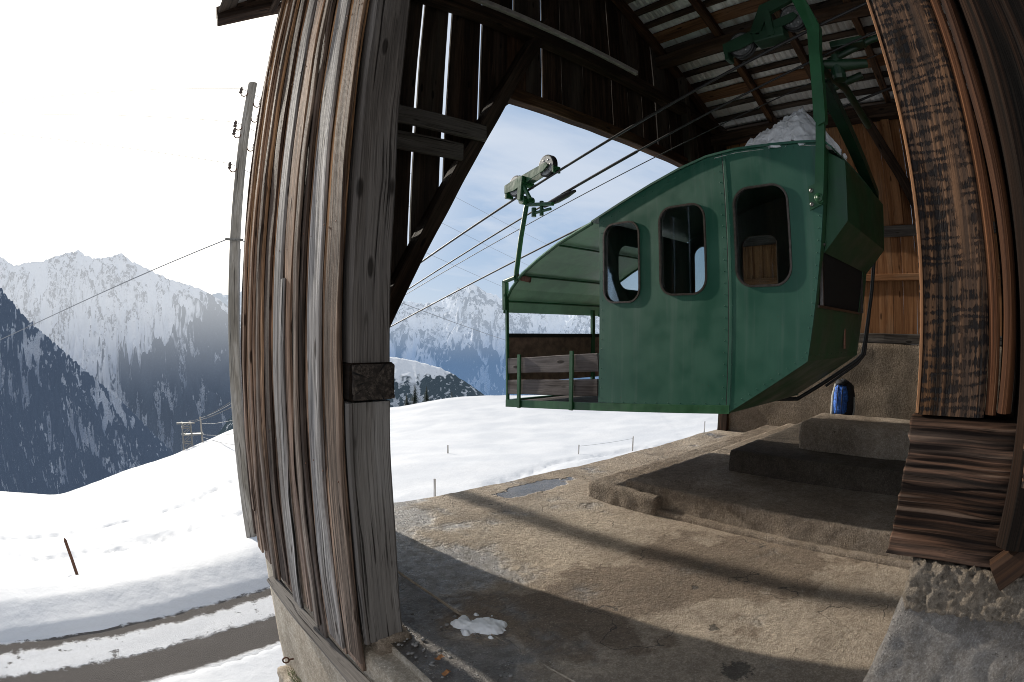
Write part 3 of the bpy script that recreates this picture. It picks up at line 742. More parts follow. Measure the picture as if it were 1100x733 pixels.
m = MB(); m.timber((3.50, 4.285, 4.14), (3.50, 4.285, 4.98), .28, .02, up=(0,1,0), rnd=.55); m.build('patch_board', M['rafter'], bld)
m = MB(); m.timber((3.30, 4.20, 4.13), (8.0, 4.20, 4.13), .14, .15, amp=.006, seg=60); m.build('lintel', M['rafter'], bld)
m = MB(); m.timber((.95, 4.16, 5.02), (8.0, 4.16, 5.02), .16, .17, amp=.006, seg=60, ch=.015); m.build('tie_beam', M['dark'], bld)
m = MB(); m.timber((1.62, 4.17, 1.05), (3.86, 4.17, 5.30), .14, .16, up=(0,1,0), amp=.006, seg=44); m.build('brace', M['dark'], bld)
m = MB(); m.timber((1.62, 4.2, -.02), (1.62, 4.2, 4.95), .16, .16, up=(0,1,0), seg=30); m.build('jamb_post', M['dark'], bld)
for z0, xe in ((3.49, 2.92), (3.24, 2.66)):
    m = MB(); m.timber((.98, 4.02, z0), (xe, 4.05, z0+.02), .05, .17, up=(0,0,1), amp=.005, rnd=.6); m.build('rail', M['post'], bld)
m = MB(); m.timber((7.9, 4.2, 0), (7.9, 4.2, 5.0), .16, .18, up=(0,1,0), seg=30); m.build('corner_post', M['dark'], bld)
m = MB(); m.timber((6.75, 4.14, 4.15), (6.75, 4.14, 5.6), .12, .12, up=(0,1,0)); m.build('stud', M['dark'], bld)

# --- roof: rafters, battens, purlins, metal sheet
ys = [4.22, 3.15, 2.1, 1.05, 0.0, -1.1, -2.2]
for yy in ys:
    for sgn in (-1, 1):
        xe = RX+sgn*3.95 if sgn > 0 else .35
        m = MB(); m.timber((RX+sgn*.02, yy, RZ+.02), (xe, yy, roofz(xe)+.02), .11, .15, up=(0,0,1), amp=.005, seg=30, ch=.01); m.build('rafter', M['rafter'], bld)
def zrt(x): return roofz(x)+.10
k = 0; d = .12
while d < 4.3:
    for sgn in (-1, 1):
        xx = RX+sgn*d
        if xx < .3 or xx > 8.35: continue
        wide = (k % 5 == 2)
        m = MB(); m.timber((xx, -3.2, zrt(xx)+.03), (xx, 5.05 if k % 3 else 4.9, zrt(xx)+.03), .20 if wide else .105, .035, up=(sgn*SL, 0, 1), amp=.004, seg=40, rnd=.9 if wide else None)
        m.build('roof_batten', M['purlin'] if wide and sgn > 0 else M['dark'], bld)
    d += .235; k += 1
m = MB()
for sgn in (-1, 1):
    vs = []; n = 4.5; N = 220
    y = -3.3; cols = []
    while y < 5.12:
        for dy, dz in ((0,0),(.05,0),(.056,.010),(.066,.010)): cols.append((y+dy, dz))
        y += .10
    xe = 8.45 if sgn > 0 else .22
    for (yy, dz) in cols:
        for xx in (RX, (RX+xe)/2, xe): vs.append((xx, yy, zrt(xx)+.052+dz))
    fs = [(i*3+j, (i+1)*3+j, (i+1)*3+j+1, i*3+j+1) for i in range(len(cols)-1) for j in range(2)]
    m.add(vs, fs)
m.build('roof_sheet', M['sheet'], bld)
m = MB(); m.timber((RX, -3.2, RZ-.06), (RX, 4.7, RZ-.06), .16, .2, seg=50); m.build('ridge_beam', M['dark'], bld)
m = MB(); m.timber((6.35, -3.2, roofz(6.35)-.14), (6.35, 4.3, roofz(6.35)-.14), .15, .17, seg=50, rnd=.9); m.build('purlin', M['rafter'], bld)
m = MB(); m.timber((7.86, -3.2, 4.86), (7.86, 4.3, 4.86), .18, .20, seg=50, amp=.01); m.build('wall_plate', M['dark'], bld)
m = MB(); m.timber((.98, -3.2, 4.93), (.98, 4.75, 4.93), .18, .18, seg=50); m.build('wall_plate', M['dark'], bld)
# verge trim and eaves end seen at the top left corner outside
m = MB(); m.timber((.86, 4.98, 5.02), (.22, 5.10, 4.80), .22, .17, amp=.004, ch=.03, rnd=.3); m.build('eaves_beam', M['dark'], bld)
m = MB(); m.timber((.80, 4.70, 4.95), (.80, 5.0, 4.95), .07, .12, rnd=.5); m.build('eaves_block', M['dark'], bld)
# sloping knee strut rising across the hall
m = MB(); m.timber((7.83, 1.55, 4.9), (7.83, .25, 2.1), .16, .12, up=(1,0,0), amp=.008, seg=30); m.build('knee_brace', M['dark'], bld)
m = MB(); m.timber((6.9, -.8, 5.45), (7.8, -.8, 4.3), .12, .12, up=(0,1,0), amp=.006); m.build('strut', M['dark'], bld)

# --- back wall (mountain of orange boards above rough concrete)
m = MB(); y = -3.2
random.seed(5)
while y < 4.3:
    w = random.uniform(.16, .24); y2 = min(4.3, y+w)
    m.timber((8.03, (y+y2)/2, 1.62), (8.03, (y+y2)/2, 4.9), .025, y2-y-.003, up=(0,1,0), seg=6, amp=.001, ch=.003)
    y = y2
m.build('back_wall_boards', M['orange'], bld)
m = MB(); m.timber((7.97, -3.2, 1.56), (7.97, 4.3, 1.56), .16, .13, seg=40, amp=.006, rnd=.2); m.build('sill_beam', M['post'], bld)
m = MB(); m.timber((7.985, -3.2, 2.42), (7.985, 4.3, 2.42), .05, .10, seg=40, rnd=.9); m.build('wall_rail', M['orange'], bld)
m = MB(); m.timber((7.985, -3.2, 3.08), (7.985, 4.3, 3.08), .05, .16, seg=40, rnd=.2); m.build('wall_rail', M['post'], bld)
for yy in (3.2, 1.18, -1.0):
    m = MB(); m.timber((7.95, yy, 3.17 if yy == 1.18 else 1.63), (7.95, yy, 4.78), .12, .14, up=(0,1,0), rnd=.9 if yy == 1.18 else .3); m.build('wall_stud', M['orange'] if yy == 1.18 else M['dark'], bld)
m = MB(); rough_box(m, 7.88, 8.4, -3.2, 4.30, -3.4, 1.49, res=.09, bev=.03, amp=.02, freq=2.5); m.build('concrete_wall', M['wallc'], bld)
m = MB(); m.box(.88, 8.4, -3.3, -3.22, -.1, 5.2); m.box(2.5, 6.4, -3.29, -3.23, 5.2, 6.2); m.build('end_wall', M['dark'], bld)

# --- right hand door post group beside the camera
m = MB(); m.timber((.93, .040, 1.482), (.93, .040, 5.0), .125, .12, up=(1,0,0), seg=160, amp=.0022, ch=.010, rnd=.62); m.build('sawn_post', M['saw'], bld)
m = MB(); m.timber((.884, .0995, 1.484), (.884, .0995, 5.0), .005, .026, up=(1,0,0), seg=160, amp=.0030, ch=.001, rnd=.6); m.build('sunlit_rim', M['orange'], bld)  # bright orange strip added to stand for the sunlit edge of the post
m = MB(); m.timber((.926, -.0325, 1.487), (.926, -.0325, 4.9), .020, .11, up=(1,0,0), seg=90, amp=.003, ch=.005, rnd=.7); m.build('edge_strip', M['warm'], bld)
m = MB(); m.timber((.915, -.061, 1.492), (.905, -.058, 4.9), .028, .12, up=(1,0,0), seg=120, amp=.006, ch=.010, rnd=.15); m.build('splinter_board', M['warm2'], bld)
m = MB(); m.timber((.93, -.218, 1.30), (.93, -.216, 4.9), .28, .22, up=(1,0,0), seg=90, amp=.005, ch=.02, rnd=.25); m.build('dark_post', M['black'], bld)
m = MB(); m.timber((.835, -.112, 1.395), (.835, -.098, 1.66), .028, .03, up=(1,0,0), seg=20, amp=.002, rnd=.9); m.build('splinter_board', M['saw'], bld)
# block under the post, grain lying horizontally, far end cut on the slope
m = MB(); bm = bmesh.new()
N = 90; K = 110; vs = []; gc = []; RID = []
for i in range(N+1):
    y = .108 - .245*i/N
    for (sx) in (0, 1):
        for k in range(K+1):
            z = 1.250 + .228*k/K
            yy = y + (.008*(1-k/K))
            bend = .10*max(0, (-y-.02))**1.6*6
            q = (z-1.25)/.228
            zz_ = z - bend*(q-.9)*.35 + .006*noise.noise(V((y*5, 3, 1)))
            nr = noise.noise(V((y*2.5, zz_*95, 3.1)))*.6 + noise.noise(V((y*4, zz_*210, 9.1)))*.35 + .25*noise.noise(V((y*9, zz_*40, 4)))
            rv = max(0, min(1, .55+nr)); 
            gap = math.exp(-((zz_-1.372+.004*math.sin(y*30))/.0018)**2)
            rv *= 1-.9*gap
            xx = .868 if sx == 0 else 1.03
            if sx == 0: xx += .006*(1-rv) + .003*fbm(y*6, z*14, sx, 3) + (.006 if k in (0, K) else 0)
            endj = (.006*noise.noise(V((z*70, 1, 2)))+.004*noise.noise(V((z*20, 4, 2)))) if i == 0 else 0
            vs.append((xx, yy+endj, z + .002*noise.noise(V((y*9, 1, 3))))); gc.append((y, z, xx)); RID.append(rv)
W_ = K+1
def I(i, s, k): return (i*2+s)*W_+k
fs = []
for i in range(N):
    for k in range(K):
        fs.append((I(i,0,k), I(i+1,0,k), I(i+1,0,k+1), I(i,0,k+1))); fs.append((I(i,1,k), I(i,1,k+1), I(i+1,1,k+1), I(i+1,1,k)))
    fs.append((I(i,0,0), I(i,1,0), I(i+1,1,0), I(i+1,0,0))); fs.append((I(i,0,K), I(i+1,0,K), I(i+1,1,K), I(i,1,K)))
for k in range(K):
    fs.append((I(0,0,k), I(0,0,k+1), I(0,1,k+1), I(0,1,k))); fs.append((I(N,0,k), I(N,1,k), I(N,1,k+1), I(N,0,k+1)))
m.add(vs, fs, gc=gc, smooth=True, rnd=.55); sb_ = m.build('sill_block', M['sill'], bld)
at_ = sb_.data.attributes.new('rid', 'FLOAT', 'POINT'); at_.data.foreach_set('value', np.array(RID, dtype=np.float32))
m = MB(); m.timber((.862, -.098, 1.243), (.868, -.20, 1.33), .05, .05, up=(1,0,0), seg=20, amp=.006, rnd=.3); m.build('wedge', M['rafter'], bld)
m = MB(); m.lathe((.862, -.088, 1.353), (-1, -.25, .35), [(0,.0028),(.014,.0028),(.014,.006),(.0165,.006),(.0175,.001)], 14)
nail = m.build('nail', M['steel'], bld)
# rough concrete pier
m = MB(); rough_box(m, .868, 1.25, -.62, .060, .2, 1.236, res=.012, bev=.012, amp=.005, freq=30)
m.v = [(x, y+(1.236-z)*.11*(1 if y > 0 else 0), z) for x, y, z in m.v]
m.build('concrete_pier', M['pier'], bld)
m = MB(); rough_box(m, .856, 1.02, -.36, .062, 1.165, 1.246, res=.005, bev=.010, amp=.010, freq=85); m.build('mortar_bed', M['mortar'], bld)

# --- floor
def build_floor():
    vs = []; res = .045; X = np.arange(1.0, 8.01, res); Y = np.arange(-3.2, 4.36, res)
    Y[-1] = 4.33
    for x in X:
        for y in Y:
            z = .016*fbm(x*.9, y*.9, 1, 3) + .006*fbm(x*4, y*4, 4, 5) + .0025*fbm(x*12, y*12, 8, 2)
            vs.append((x, y + (.02*fbm(x*3, 0, 0, 4) if y > 4.3 else 0), z))
    ny = len(Y); fs = [(i*ny+j, (i+1)*ny+j, (i+1)*ny+j+1, i*ny+j+1) for i in range(len(X)-1) for j in range(ny-1)]
    m = MB(); m.add(vs, fs, smooth=True); tag(m.build('concrete_floor', M['floor']), kind='structure')
build_floor()
m = MB(); rough_box(m, 1.0, 8.0, -3.2, 4.30, -.35, -.02, res=.2, bev=.01, amp=.004); tag(m.build('floor_slab', M['base']), kind='structure')
m = MB(); rough_box(m, 3.82, 7.95, -3.2, 3.02, -.1, .235, res=.035, bev=.010, amp=.007, freq=9, seed=3); tag(m.build('concrete_step', M['conc']), kind='structure')
m = MB(); rough_box(m, 3.755, 7.9, -3.2, 3.0, -.1, .048, res=.03, bev=.008, amp=.007, freq=9, seed=8); rough_box(m, 3.72, 7.9, 2.6, 3.42, -.1, .17, res=.03, bev=.02, amp=.010, freq=9, seed=2); tag(m.build('worn_step', M['conc']), kind='structure')
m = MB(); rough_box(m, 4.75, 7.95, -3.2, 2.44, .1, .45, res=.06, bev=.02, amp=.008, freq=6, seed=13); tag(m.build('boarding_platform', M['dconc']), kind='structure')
m = MB(); rough_box(m, 5.2, 5.95, -3.2, 1.87, .3, .74, res=.045, bev=.07, amp=.012, freq=6, seed=17); tag(m.build('boarding_block', M['conc']), kind='structure')
m = MB(); m.timber((1.455, 3.0, .006), (1.53, .9, .004), .016, .012, amp=.002, seg=40); o = m.build('timber_strip', M['stripwood'])
tag(o, 'thin pale wooden strip set in the wet concrete floor beside the weathered door post', 'strip')

# ================================================================== CABLE CAR
random.seed(3)
CX0, CX1 = 3.65, 5.2
cab = empty('cable_car', (4.4, 2.6, .9), 'green riveted sheet metal cableway cabin with an open rear platform, hanging in the station', 'cable car')
def rr(cy, cz, w, h, r, tilt=0.0, n=7, grow=0.0):
    w2, h2, r = w/2+grow, h/2+grow, r+grow; pts = []
    for (sx, sz, a0) in ((1,1,0), (-1,1,90), (-1,-1,180), (1,-1,270)):
        for i in range(n+1):
            a = rad(a0+90*i/n); yy = sx*(w2-r)+r*math.cos(a); zz = sz*(h2-r)+r*math.sin(a)
            pts.append((cy+yy+tilt*zz, cz+zz+tilt*.0*yy))
    return pts
ROOF = [(1.04,2.945),(1.25,2.968),(1.48,2.985),(1.80,3.0),(2.07,2.985),(2.35,2.925),(2.64,2.84),(3.0,2.72),(3.34,2.60)]
CAN = [(3.34,2.60),(3.79,2.455),(4.1,2.32),(4.35,2.19),(4.53,2.04),(4.61,1.93),(4.65,1.79)]
def topz(y): return float(np.interp(y, [p[0] for p in ROOF], [p[1] for p in ROOF]))
def botz(y): return float(np.interp(y, [1.27, 1.9, 4.6], [1.41, .99, .765]))
WIN = [(2.995, 2.205, .40, .70, .115), (2.35, 2.262, .44, .72, .12), (1.625, 2.315, .455, .74, .13)]
WT = .02
def side_panels(x, sgn, wins):
    fx = lambda a, b, t: (x + sgn*t, a, b)
    # rear panel (two windows) and front panel (one window)
    l1 = [(3.255, botz(3.255)+.075), (1.935, botz(1.935)+.06)] + [(yy, zz) for yy, zz in [(1.935, topz(1.935))] + [p for p in ROOF if p[0] > 1.94 and p[0] < 3.25] + [(3.255, topz(3.255))]]
    l2 = [(1.925, botz(1.925)), (1.27, 1.41), (1.05, 2.945)] + [p for p in ROOF if 1.1 < p[0] < 1.92] + [(1.925, topz(1.925))]
    ps = []
    for lp, ws in ((l1, wins[:2]), (l2, wins[2:])):
        mm = MB(); mm.prism(lp, 0, .018, fx, holes=[rr(*w) for w in ws])
        # rivets along the edges
        def riv(a, b, step=.085):
            d = math.hypot(b[0]-a[0], b[1]-a[1]); n = max(1, int(d/step))
            for i in range(n+1):
                yy = a[0]+(b[0]-a[0])*i/n; zz = a[1]+(b[1]-a[1])*i/n
                mm.lathe((x-sgn*.0005, yy, zz), (-sgn, 0, 0), [(0,.0048),(.002,.004),(.003,.0025),(.0034,.0002)], 8)
        if ws is not wins[2:] and len(ws) == 2:
            riv((3.225, 1.0), (3.225, 2.58)); riv((1.965, 1.1), (1.965, 2.94)); riv((3.2, .965), (2.0, 1.06), .11)
            for p, q in zip([(3.2,2.60),(2.64,2.79),(2.3,2.90)], [(2.64,2.79),(2.3,2.90),(2.0,2.96)]): riv(p, q)
        else:
            riv((1.895, 1.1), (1.895, 2.94)); riv((1.285, 1.47), (1.09, 2.85)); riv((1.86, 1.07), (1.31, 1.435), .07); riv((1.82, 2.965), (1.2, 2.94), .1)
        ps.append(mm.build('side_panel', M['green'], cab))
    return ps
pn = side_panels(CX0, 1, WIN)
pf = side_panels(CX1, -1, WIN)
for x, sgn in ((CX0, 1), (CX1, -1)):
    for w in WIN:
        mm = MB(); mm.prism(rr(*w, grow=.010), 0, .020, lambda a, b, t: (x - sgn*.012 + sgn*t, a, b), holes=[rr(*w, grow=-.006)])
        fr = mm.build('window', M['rim'], cab)
        mm = MB(); mm.prism(rr(*w, grow=.004), .010, .0135, lambda a, b, t: (x+sgn*t, a, b)); mm.build('pane', M['glass'], fr)
# joint strip between the panels (the front panel stands slightly proud)
mm = MB(); mm.box(CX0-.004, CX0+.004, 1.900, 1.9255, botz(1.93)+.03, topz(1.93)+.01, c=.002); mm.build('joint_strip', M['green'], cab)
mm = MB(); mm.box(CX0+.0, CX0+.012, 1.9265, 1.9335, botz(1.93)+.02, topz(1.93)); mm.build('joint_gap', M['rubber'], cab)
# inner lining
mm = MB()
fl = [(3.24, botz(3.24)+.10), (1.93, 1.10), (1.31, 1.44), (1.09, 2.9)] + [p for p in ROOF if 1.1 < p[0] < 3.2] + [(3.24, topz(3.24)-.02)]
for (xx) in (CX0+.025, CX1-.03):
    mm = MB()
    mm.prism([(a, b-.004) for a, b in fl], 0, .005, lambda a, b, t: (xx+t, a, b), holes=[rr(*w) for w in WIN])
    mm.build('lining', M['inside'], cab)
# partition between cabin and platform with a glazed door opening
mm = MB(); mm.prism([(CX0+.02, botz(3.25)+.09), (CX1-.02, botz(3.25)+.09), (CX1-.02, 2.6), (CX0+.02, 2.6)], 3.235, 3.25, lambda a, b, t: (a, t, b), holes=[rr(4.13, 2.21, .46, .42, .13)])
mm.build('partition', M['green'], cab)
# end face, leaning, with recess window
def ey(z): return 1.27 - (z-1.41)*.144
mm = MB(); 
mm.prism([(CX0+.0185, 1.41), (CX1-.0185, 1.41), (CX1-.0185, 2.94), (CX0+.0185, 2.94)], 0, .018, lambda a, b, t: (a, ey(b)+t, b), holes=[[(3.73,1.80),(5.04,1.80),(5.04,2.22),(3.73,2.22)]])
for i in range(14):
    xx = CX0+.05+i*.11
    if xx < CX1-.03: mm.lathe((xx, ey(1.45), 1.45), (0,-1,0), [(0,.006),(.004,.004),(.0045,.0002)], 8)
end = mm.build('end_panel', M['green4'], cab)
mm = MB()
for (a, b, c, d) in ((3.71,5.06,1.785,1.803),(3.71,5.06,2.217,2.235),(3.712,3.732,1.80,2.22),(5.038,5.058,1.80,2.22)):
    mm.box(a, b, ey((c+d)/2)-.014, ey((c+d)/2)+.012, c, d)
fw = mm.build('end_window', M['rim'], end)
mm = MB(); mm.prism([(3.725,1.795),(5.045,1.795),(5.045,2.225),(3.725,2.225)], .008, .011, lambda a, b, t: (a, ey(b)+t, b)); mm.build('pane', M['void'], fw)  # blackened pane: the unlit interior behind is put into its colour
mm = MB(); mm.prism([(3.70,1.77),(5.07,1.77),(5.07,2.25),(3.70,2.25)], .045, .05, lambda a, b, t: (a, ey(b)+t, b)); mm.build('dark_backing', M['void'], fw)  # black sheet added behind the pane for the unlit interior
mm = MB(); mm.box(4.57, 4.62, ey(1.58)-.010, ey(1.58)-.001, 1.48, 1.68, c=.003); pl = mm.build('number_plate', M['plate'], end)
tag(pl, 'small rusty upright plate on the end of the green cabin')
# bottom: chamfer plate, floor
mm = MB()
mm.add([(CX0+.019,1.27,1.412),(CX1-.019,1.27,1.412),(CX1-.019,1.93,.985),(CX0+.019,1.93,.985),(CX0+.019,1.28,1.43),(CX1-.019,1.28,1.43),(CX1-.019,1.94,1.005),(CX0+.019,1.94,1.005)],
       [(0,1,2,3),(7,6,5,4),(0,4,5,1),(2,6,7,3)])
mm.build('chamfer_plate', M['green4'], cab)
mm = MB(); mm.add([(CX0+.022,1.93,.992),(CX1-.022,1.93,.992),(CX1-.022,4.58,.772),(CX0+.022,4.58,.772),(CX0+.022,1.93,1.045),(CX1-.022,1.93,1.045),(CX1-.022,4.58,.825),(CX0+.022,4.58,.825)], [(0,1,2,3),(7,6,5,4),(0,4,5,1),(1,5,6,2),(2,6,7,3),(3,7,4,0)])
mm.build('floor_plate', M['plank'], cab)
for x in (CX0-.008, CX1-.02):
    mm = MB(); mm.add([(x,1.90,.99),(x,4.60,.762),(x,4.60,.842),(x,1.90,1.055),(x+.026,1.90,.99),(x+.026,4.60,.762),(x+.026,4.60,.842),(x+.026,1.90,1.055)], [(0,1,2,3),(7,6,5,4),(0,4,5,1),(3,2,6,7),(1,5,6,2),(0,3,7,4)])
    mm.build('floor_rail', M['green2'] if x < 4 else M['green'], cab)
mm = MB(); mm.box(CX0+.02, CX1-.02, 4.565, 4.60, .765, .845); mm.build('floor_rail', M['green2'], cab)
# bumper tube round the end
mm = MB(); mm.tube([(CX1+.035,1.05,2.55),(CX1+.035,1.12,2.0),(CX1+.03,1.215,1.42),(CX1+.01,1.27,1.36),(CX1,1.62,1.13),(CX1-.01,1.9,.955),(CX1-.03,2.3,.925)], .020, 10); mm.build('bumper_tube', M['rubber'], cab)
mm = MB(); mm.tube([(CX1+.075,1.05,2.5),(CX1+.075,1.13,2.0),(CX1+.07,1.2,1.42),(CX1+.045,1.27,1.33),(CX1+.02,1.6,1.10)], .014, 8); mm.build('cable_hose', M['rubber'], cab)
# headbox at the top of the end face
mm = MB()
hx0, hx1 = CX0+.085, CX1-.02
P = [(ey(2.90)-.005, 2.90), (.925, 2.82), (.955, 2.385), (ey(2.17)-.004, 2.17)]
vs = [(hx0, a, b) for a, b in P] + [(hx1, a, b) for a, b in P]
mm.add(vs, [(0,1,2,3),(7,6,5,4),(0,4,5,1),(1,5,6,2),(2,6,7,3),(3,7,4,0)]); mm.build('head_box', M['hbox'], cab)
# roof skin and canopy
def skin(mm, prof, x0, x1, th, nx=6, crown=.0):
    top = []; L = len(prof)
    for (yy, zz) in prof:
        for i in range(nx+1): top.append((x0+(x1-x0)*i/nx, yy, zz + crown*math.sin(math.pi*i/nx)))
    bot = [(a, b, c-th) for a, b, c in top]; n = nx+1; o = L*n
    fs = [(i*n+j, (i+1)*n+j, (i+1)*n+j+1, i*n+j+1) for i in range(L-1) for j in range(nx)]
    fs += [(o+i*n+j, o+i*n+j+1, o+(i+1)*n+j+1, o+(i+1)*n+j) for i in range(L-1) for j in range(nx)]
    for i in range(L-1):
        fs.append((i*n, o+i*n, o+(i+1)*n, (i+1)*n)); fs.append((i*n+nx, (i+1)*n+nx, o+(i+1)*n+nx, o+i*n+nx))
    for j in range(nx):
        fs.append((j, j+1, o+j+1, o+j)); fs.append(((L-1)*n+j, o+(L-1)*n+j, o+(L-1)*n+j+1, (L-1)*n+j+1))
    mm.add(top+bot, fs)
mm = MB(); skin(mm, [(.985, 2.90)] + [(a, b+.020) for a, b in ROOF], CX0-.018, CX1+.018, .018, crown=.02); mm.build('roof', M['green'], cab)
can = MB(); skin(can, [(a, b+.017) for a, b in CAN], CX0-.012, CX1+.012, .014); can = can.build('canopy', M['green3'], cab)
for i in (1, 3, 5):
    a, b = CAN[i]; mm = MB(); mm.tube([(CX0+.01, a, b-.016), (CX1-.01, a, b-.016)], .011, 8); mm.build('canopy_rib', M['green2'], can)
for xx in (CX0+.002, CX1-.002):
    mm = MB(); mm.tube([(xx, a, b-.004) for a, b in CAN], .013, 8); mm.build('canopy_rim', M['green2'], can)
# platform frame
fr = []
mm = MB(); mm.timber((CX0+.012, 4.585, .765), (CX0+.012, 4.62, 2.12), .032, .032, up=(0,1,0), amp=0, ch=.004); mm.build('platform_post', M['green2'], cab)
mm = MB(); mm.timber((CX1-.17, 4.585, .765), (CX1-.17, 4.60, 1.86), .05, .04, up=(0,1,0), amp=0, ch=.004); mm.build('platform_post', M['green2'], cab)
mm = MB(); mm.timber((CX0-.03, 4.60, 1.82), (CX0-.03, 4.61, 2.14), .03, .055, up=(0,1,0), amp=0, ch=.005); mm.tube([(CX0-.03, 4.605, 1.98), (CX0-.052, 4.605, 1.98)], .014, 8)
mm.tube([(CX0-.03, 4.60, 2.13), (CX0-.03, 4.42, 2.165)], .024, 10); mm.build('hanger_bracket', M['green2'], cab)
# side rail boards, straps, end board
for (za, zb, hh) in ((1.215, 1.315, .165), (.985, 1.085, .155)):
    mm = MB(); mm.timber((CX0+.012, 4.575, za-.0), (CX0+.012, 3.27, zb), .028, hh, up=(0,0,1), amp=.003, seg=24, ch=.005, rnd=.7 if za > 1.1 else .4); mm.build('side_board', M['plank'], cab)
    mm = MB(); mm.timber((CX1-.02, 4.55, za), (CX1-.02, 3.27, zb), .028, hh, up=(0,0,1), amp=.003, seg=24); mm.build('side_board', M['plank'], cab)
for yy in (4.36, 3.585):
    zb = botz(yy); mm = MB(); mm.timber((CX0-.020, yy, zb-.005), (CX0-.020, yy, zb+.56), .046, .022, up=(1,0,0), amp=0, ch=.004); mm.build('board_strap', M['green2'], cab)
mm = MB(); mm.box(CX0+.03, CX1-.04, 4.60, 4.615, 1.02, 1.52); mm.build('end_gate', M['brown'], cab)
mm = MB(); mm.box(CX0+.02, CX1-.03, 4.588, 4.625, 1.52, 1.565, c=.005); mm.build('gate_rail', M['rubber'], cab)
mm = MB(); mm.timber((CX1-.012, 4.58, 1.52), (CX1-.012, 3.27, 1.62), .03, .03, amp=0, ch=.004); mm.build('hand_rail', M['green2'], cab)

# hangers and carriages (they move with the cabin)
mm = MB(); mm.tube([(3.645,4.43,2.12),(3.648,4.44,2.22),(3.66,4.38,2.6),(3.675,4.30,2.98)], [.030,.028,.027,.026], 12); hg = mm.build('hanger', M['green2'], cab)
mm = MB(); mm.timber((3.65,4.43,2.17),(3.70,4.27,2.13), .03, .06, amp=0); mm.build('hanger_foot', M['rust'], hg)
HX = 3.615
mm = MB()
mm.prism([(.93,3.65),(.995,3.08),(1.06,3.06),(1.085,3.11),(1.02,3.66),(.99,3.86),(1.06,4.20),(.96,4.24),(.88,3.88)], HX-.035, HX+.035, lambda a, b, t: (t, a, b))
hn = mm.build('hanger', M['green2'], cab)
mm = MB(); mm.prism([(1.005,3.12),(1.075,3.12),(1.165,2.54),(1.14,2.50),(1.10,2.50)], HX-.012, HX+.022, lambda a, b, t: (t, a, b)); mm.build('hanger_link', M['green2'], hn)
mm = MB(); mm.prism([(1.10,2.50),(1.215,2.46),(1.215,2.63),(1.11,2.66)], CX0-.018, CX0-.002, lambda a, b, t: (t, a, b))
mm.build('bolt_plate', M['green2'], hn)
for (yy, zz, r) in ((1.195,2.50,.016),(1.19,2.60,.016),(1.128,2.535,.034),(1.12,2.64,.018)):
    mm = MB(); mm.lathe((CX0-.018 if r < .03 else HX-.012, yy, zz), (-1,0,0), [(0,r),(.008,r),(.010,r*.8),(.010,r*.45),(.018,r*.4),(.019,.0005)], 10); mm.build('bolt', M['steel'] if r < .017 else M['green2'], hn)
mm = MB(); mm.prism([(3.66,3.42),(3.80,3.52),(5.16,2.94),(5.10,2.86)], .95, 1.05, lambda a, b, t: (a, t, b)); mm.build('cross_hanger', M['green5'], cab)
mm = MB(); mm.tube([(3.62,1.0,3.56),(4.3,.95,3.66),(5.1,.95,3.60)], .04, 10); mm.build('cross_tube', M['green5'], cab)

def wheel(c, r, par, w=.055):
    mm = MB(); c = V(c)
    mm.lathe(c-V((w/2,0,0)), (1,0,0), [(0,r*.30),(0,r*.93),(.004,r),(.012,r),(.020,r*.84),(w-.020,r*.84),(w-.012,r),(w-.004,r),(w,r*.93),(w,r*.30)], 36, smooth=False)
    o = mm.build('wheel', M['rubber'], par)
    mm = MB(); mm.lathe(c-V((w/2+.004,0,0)), (1,0,0), [(0,.001),(0,r*.86),(w+.008,r*.86),(w+.008,.001)], 30, smooth=False)
    for i in range(6):
        a = i*math.pi/3; mm.lathe(c+V((-w/2-.004, math.cos(a)*r*.55, math.sin(a)*r*.55)), (-1,0,0), [(0,r*.10),(.002,r*.08),(.0021,.0005)], 10)
    mm.build('disc', M['steel'], o)
    mm = MB(); mm.lathe(c-V((w/2+.022,0,0)), (1,0,0), [(0,.001),(0,r*.2),(w+.044,r*.2),(w+.044,.001)], 14, smooth=False); mm.build('hub', M['green2'], o)
    return o
def carriage(y0, z0, span, cx, par, rw=.122, mat='green2'):
    # y0,z0 = lower wheel axle; rises towards the station
    sl = .245
    y1 = y0-span; z1 = z0+span*sl
    mm = MB()
    for sx in (-.048, .048):
        mm.prism([(y0+.16, z0-.06),(y0+.16,z0+.03),(y0+.05,z0+.055),(y1-.02,z1+.03),(y1-.05,z1-.01),(y1+.02,z1-.055),(y0+.0,z0-.055)], cx+sx-.006, cx+sx+.006, lambda a, b, t: (t, a, b))
    mm.box(cx-.05, cx+.05, y0+.125, y0+.16, z0-.12, z0+.04, c=.004)
    mm.box(cx-.05, cx+.05, y1-.135, y1-.11, z1-.10, z1-.03, c=.004)
    ca = mm.build('carriage', M[mat], par)
    wheel((cx, y0, z0), rw, ca); wheel((cx, y1, z1), rw, ca)
    return ca, (y0, z0, y1, z1)
ca, q = carriage(4.47, 3.185, .50, 3.675, cab)
mm = MB(); mm.timber((3.60,4.33,2.99),(3.60,4.30,3.25), .05, .07, up=(0,1,0), amp=0); mm.tube([(3.60,4.31,3.17),(3.76,4.31,3.17)], .035, 12); mm.timber((3.61,4.36,3.26),(3.61,4.18,2.98), .03, .045, up=(0,1,0), amp=0)
mm.lathe((3.60,4.31,2.99), (1,0,0), [(0,.002),(0,.05),(.15,.05),(.15,.002)], 14, smooth=False); mm.build('yoke', M['green2'], ca)
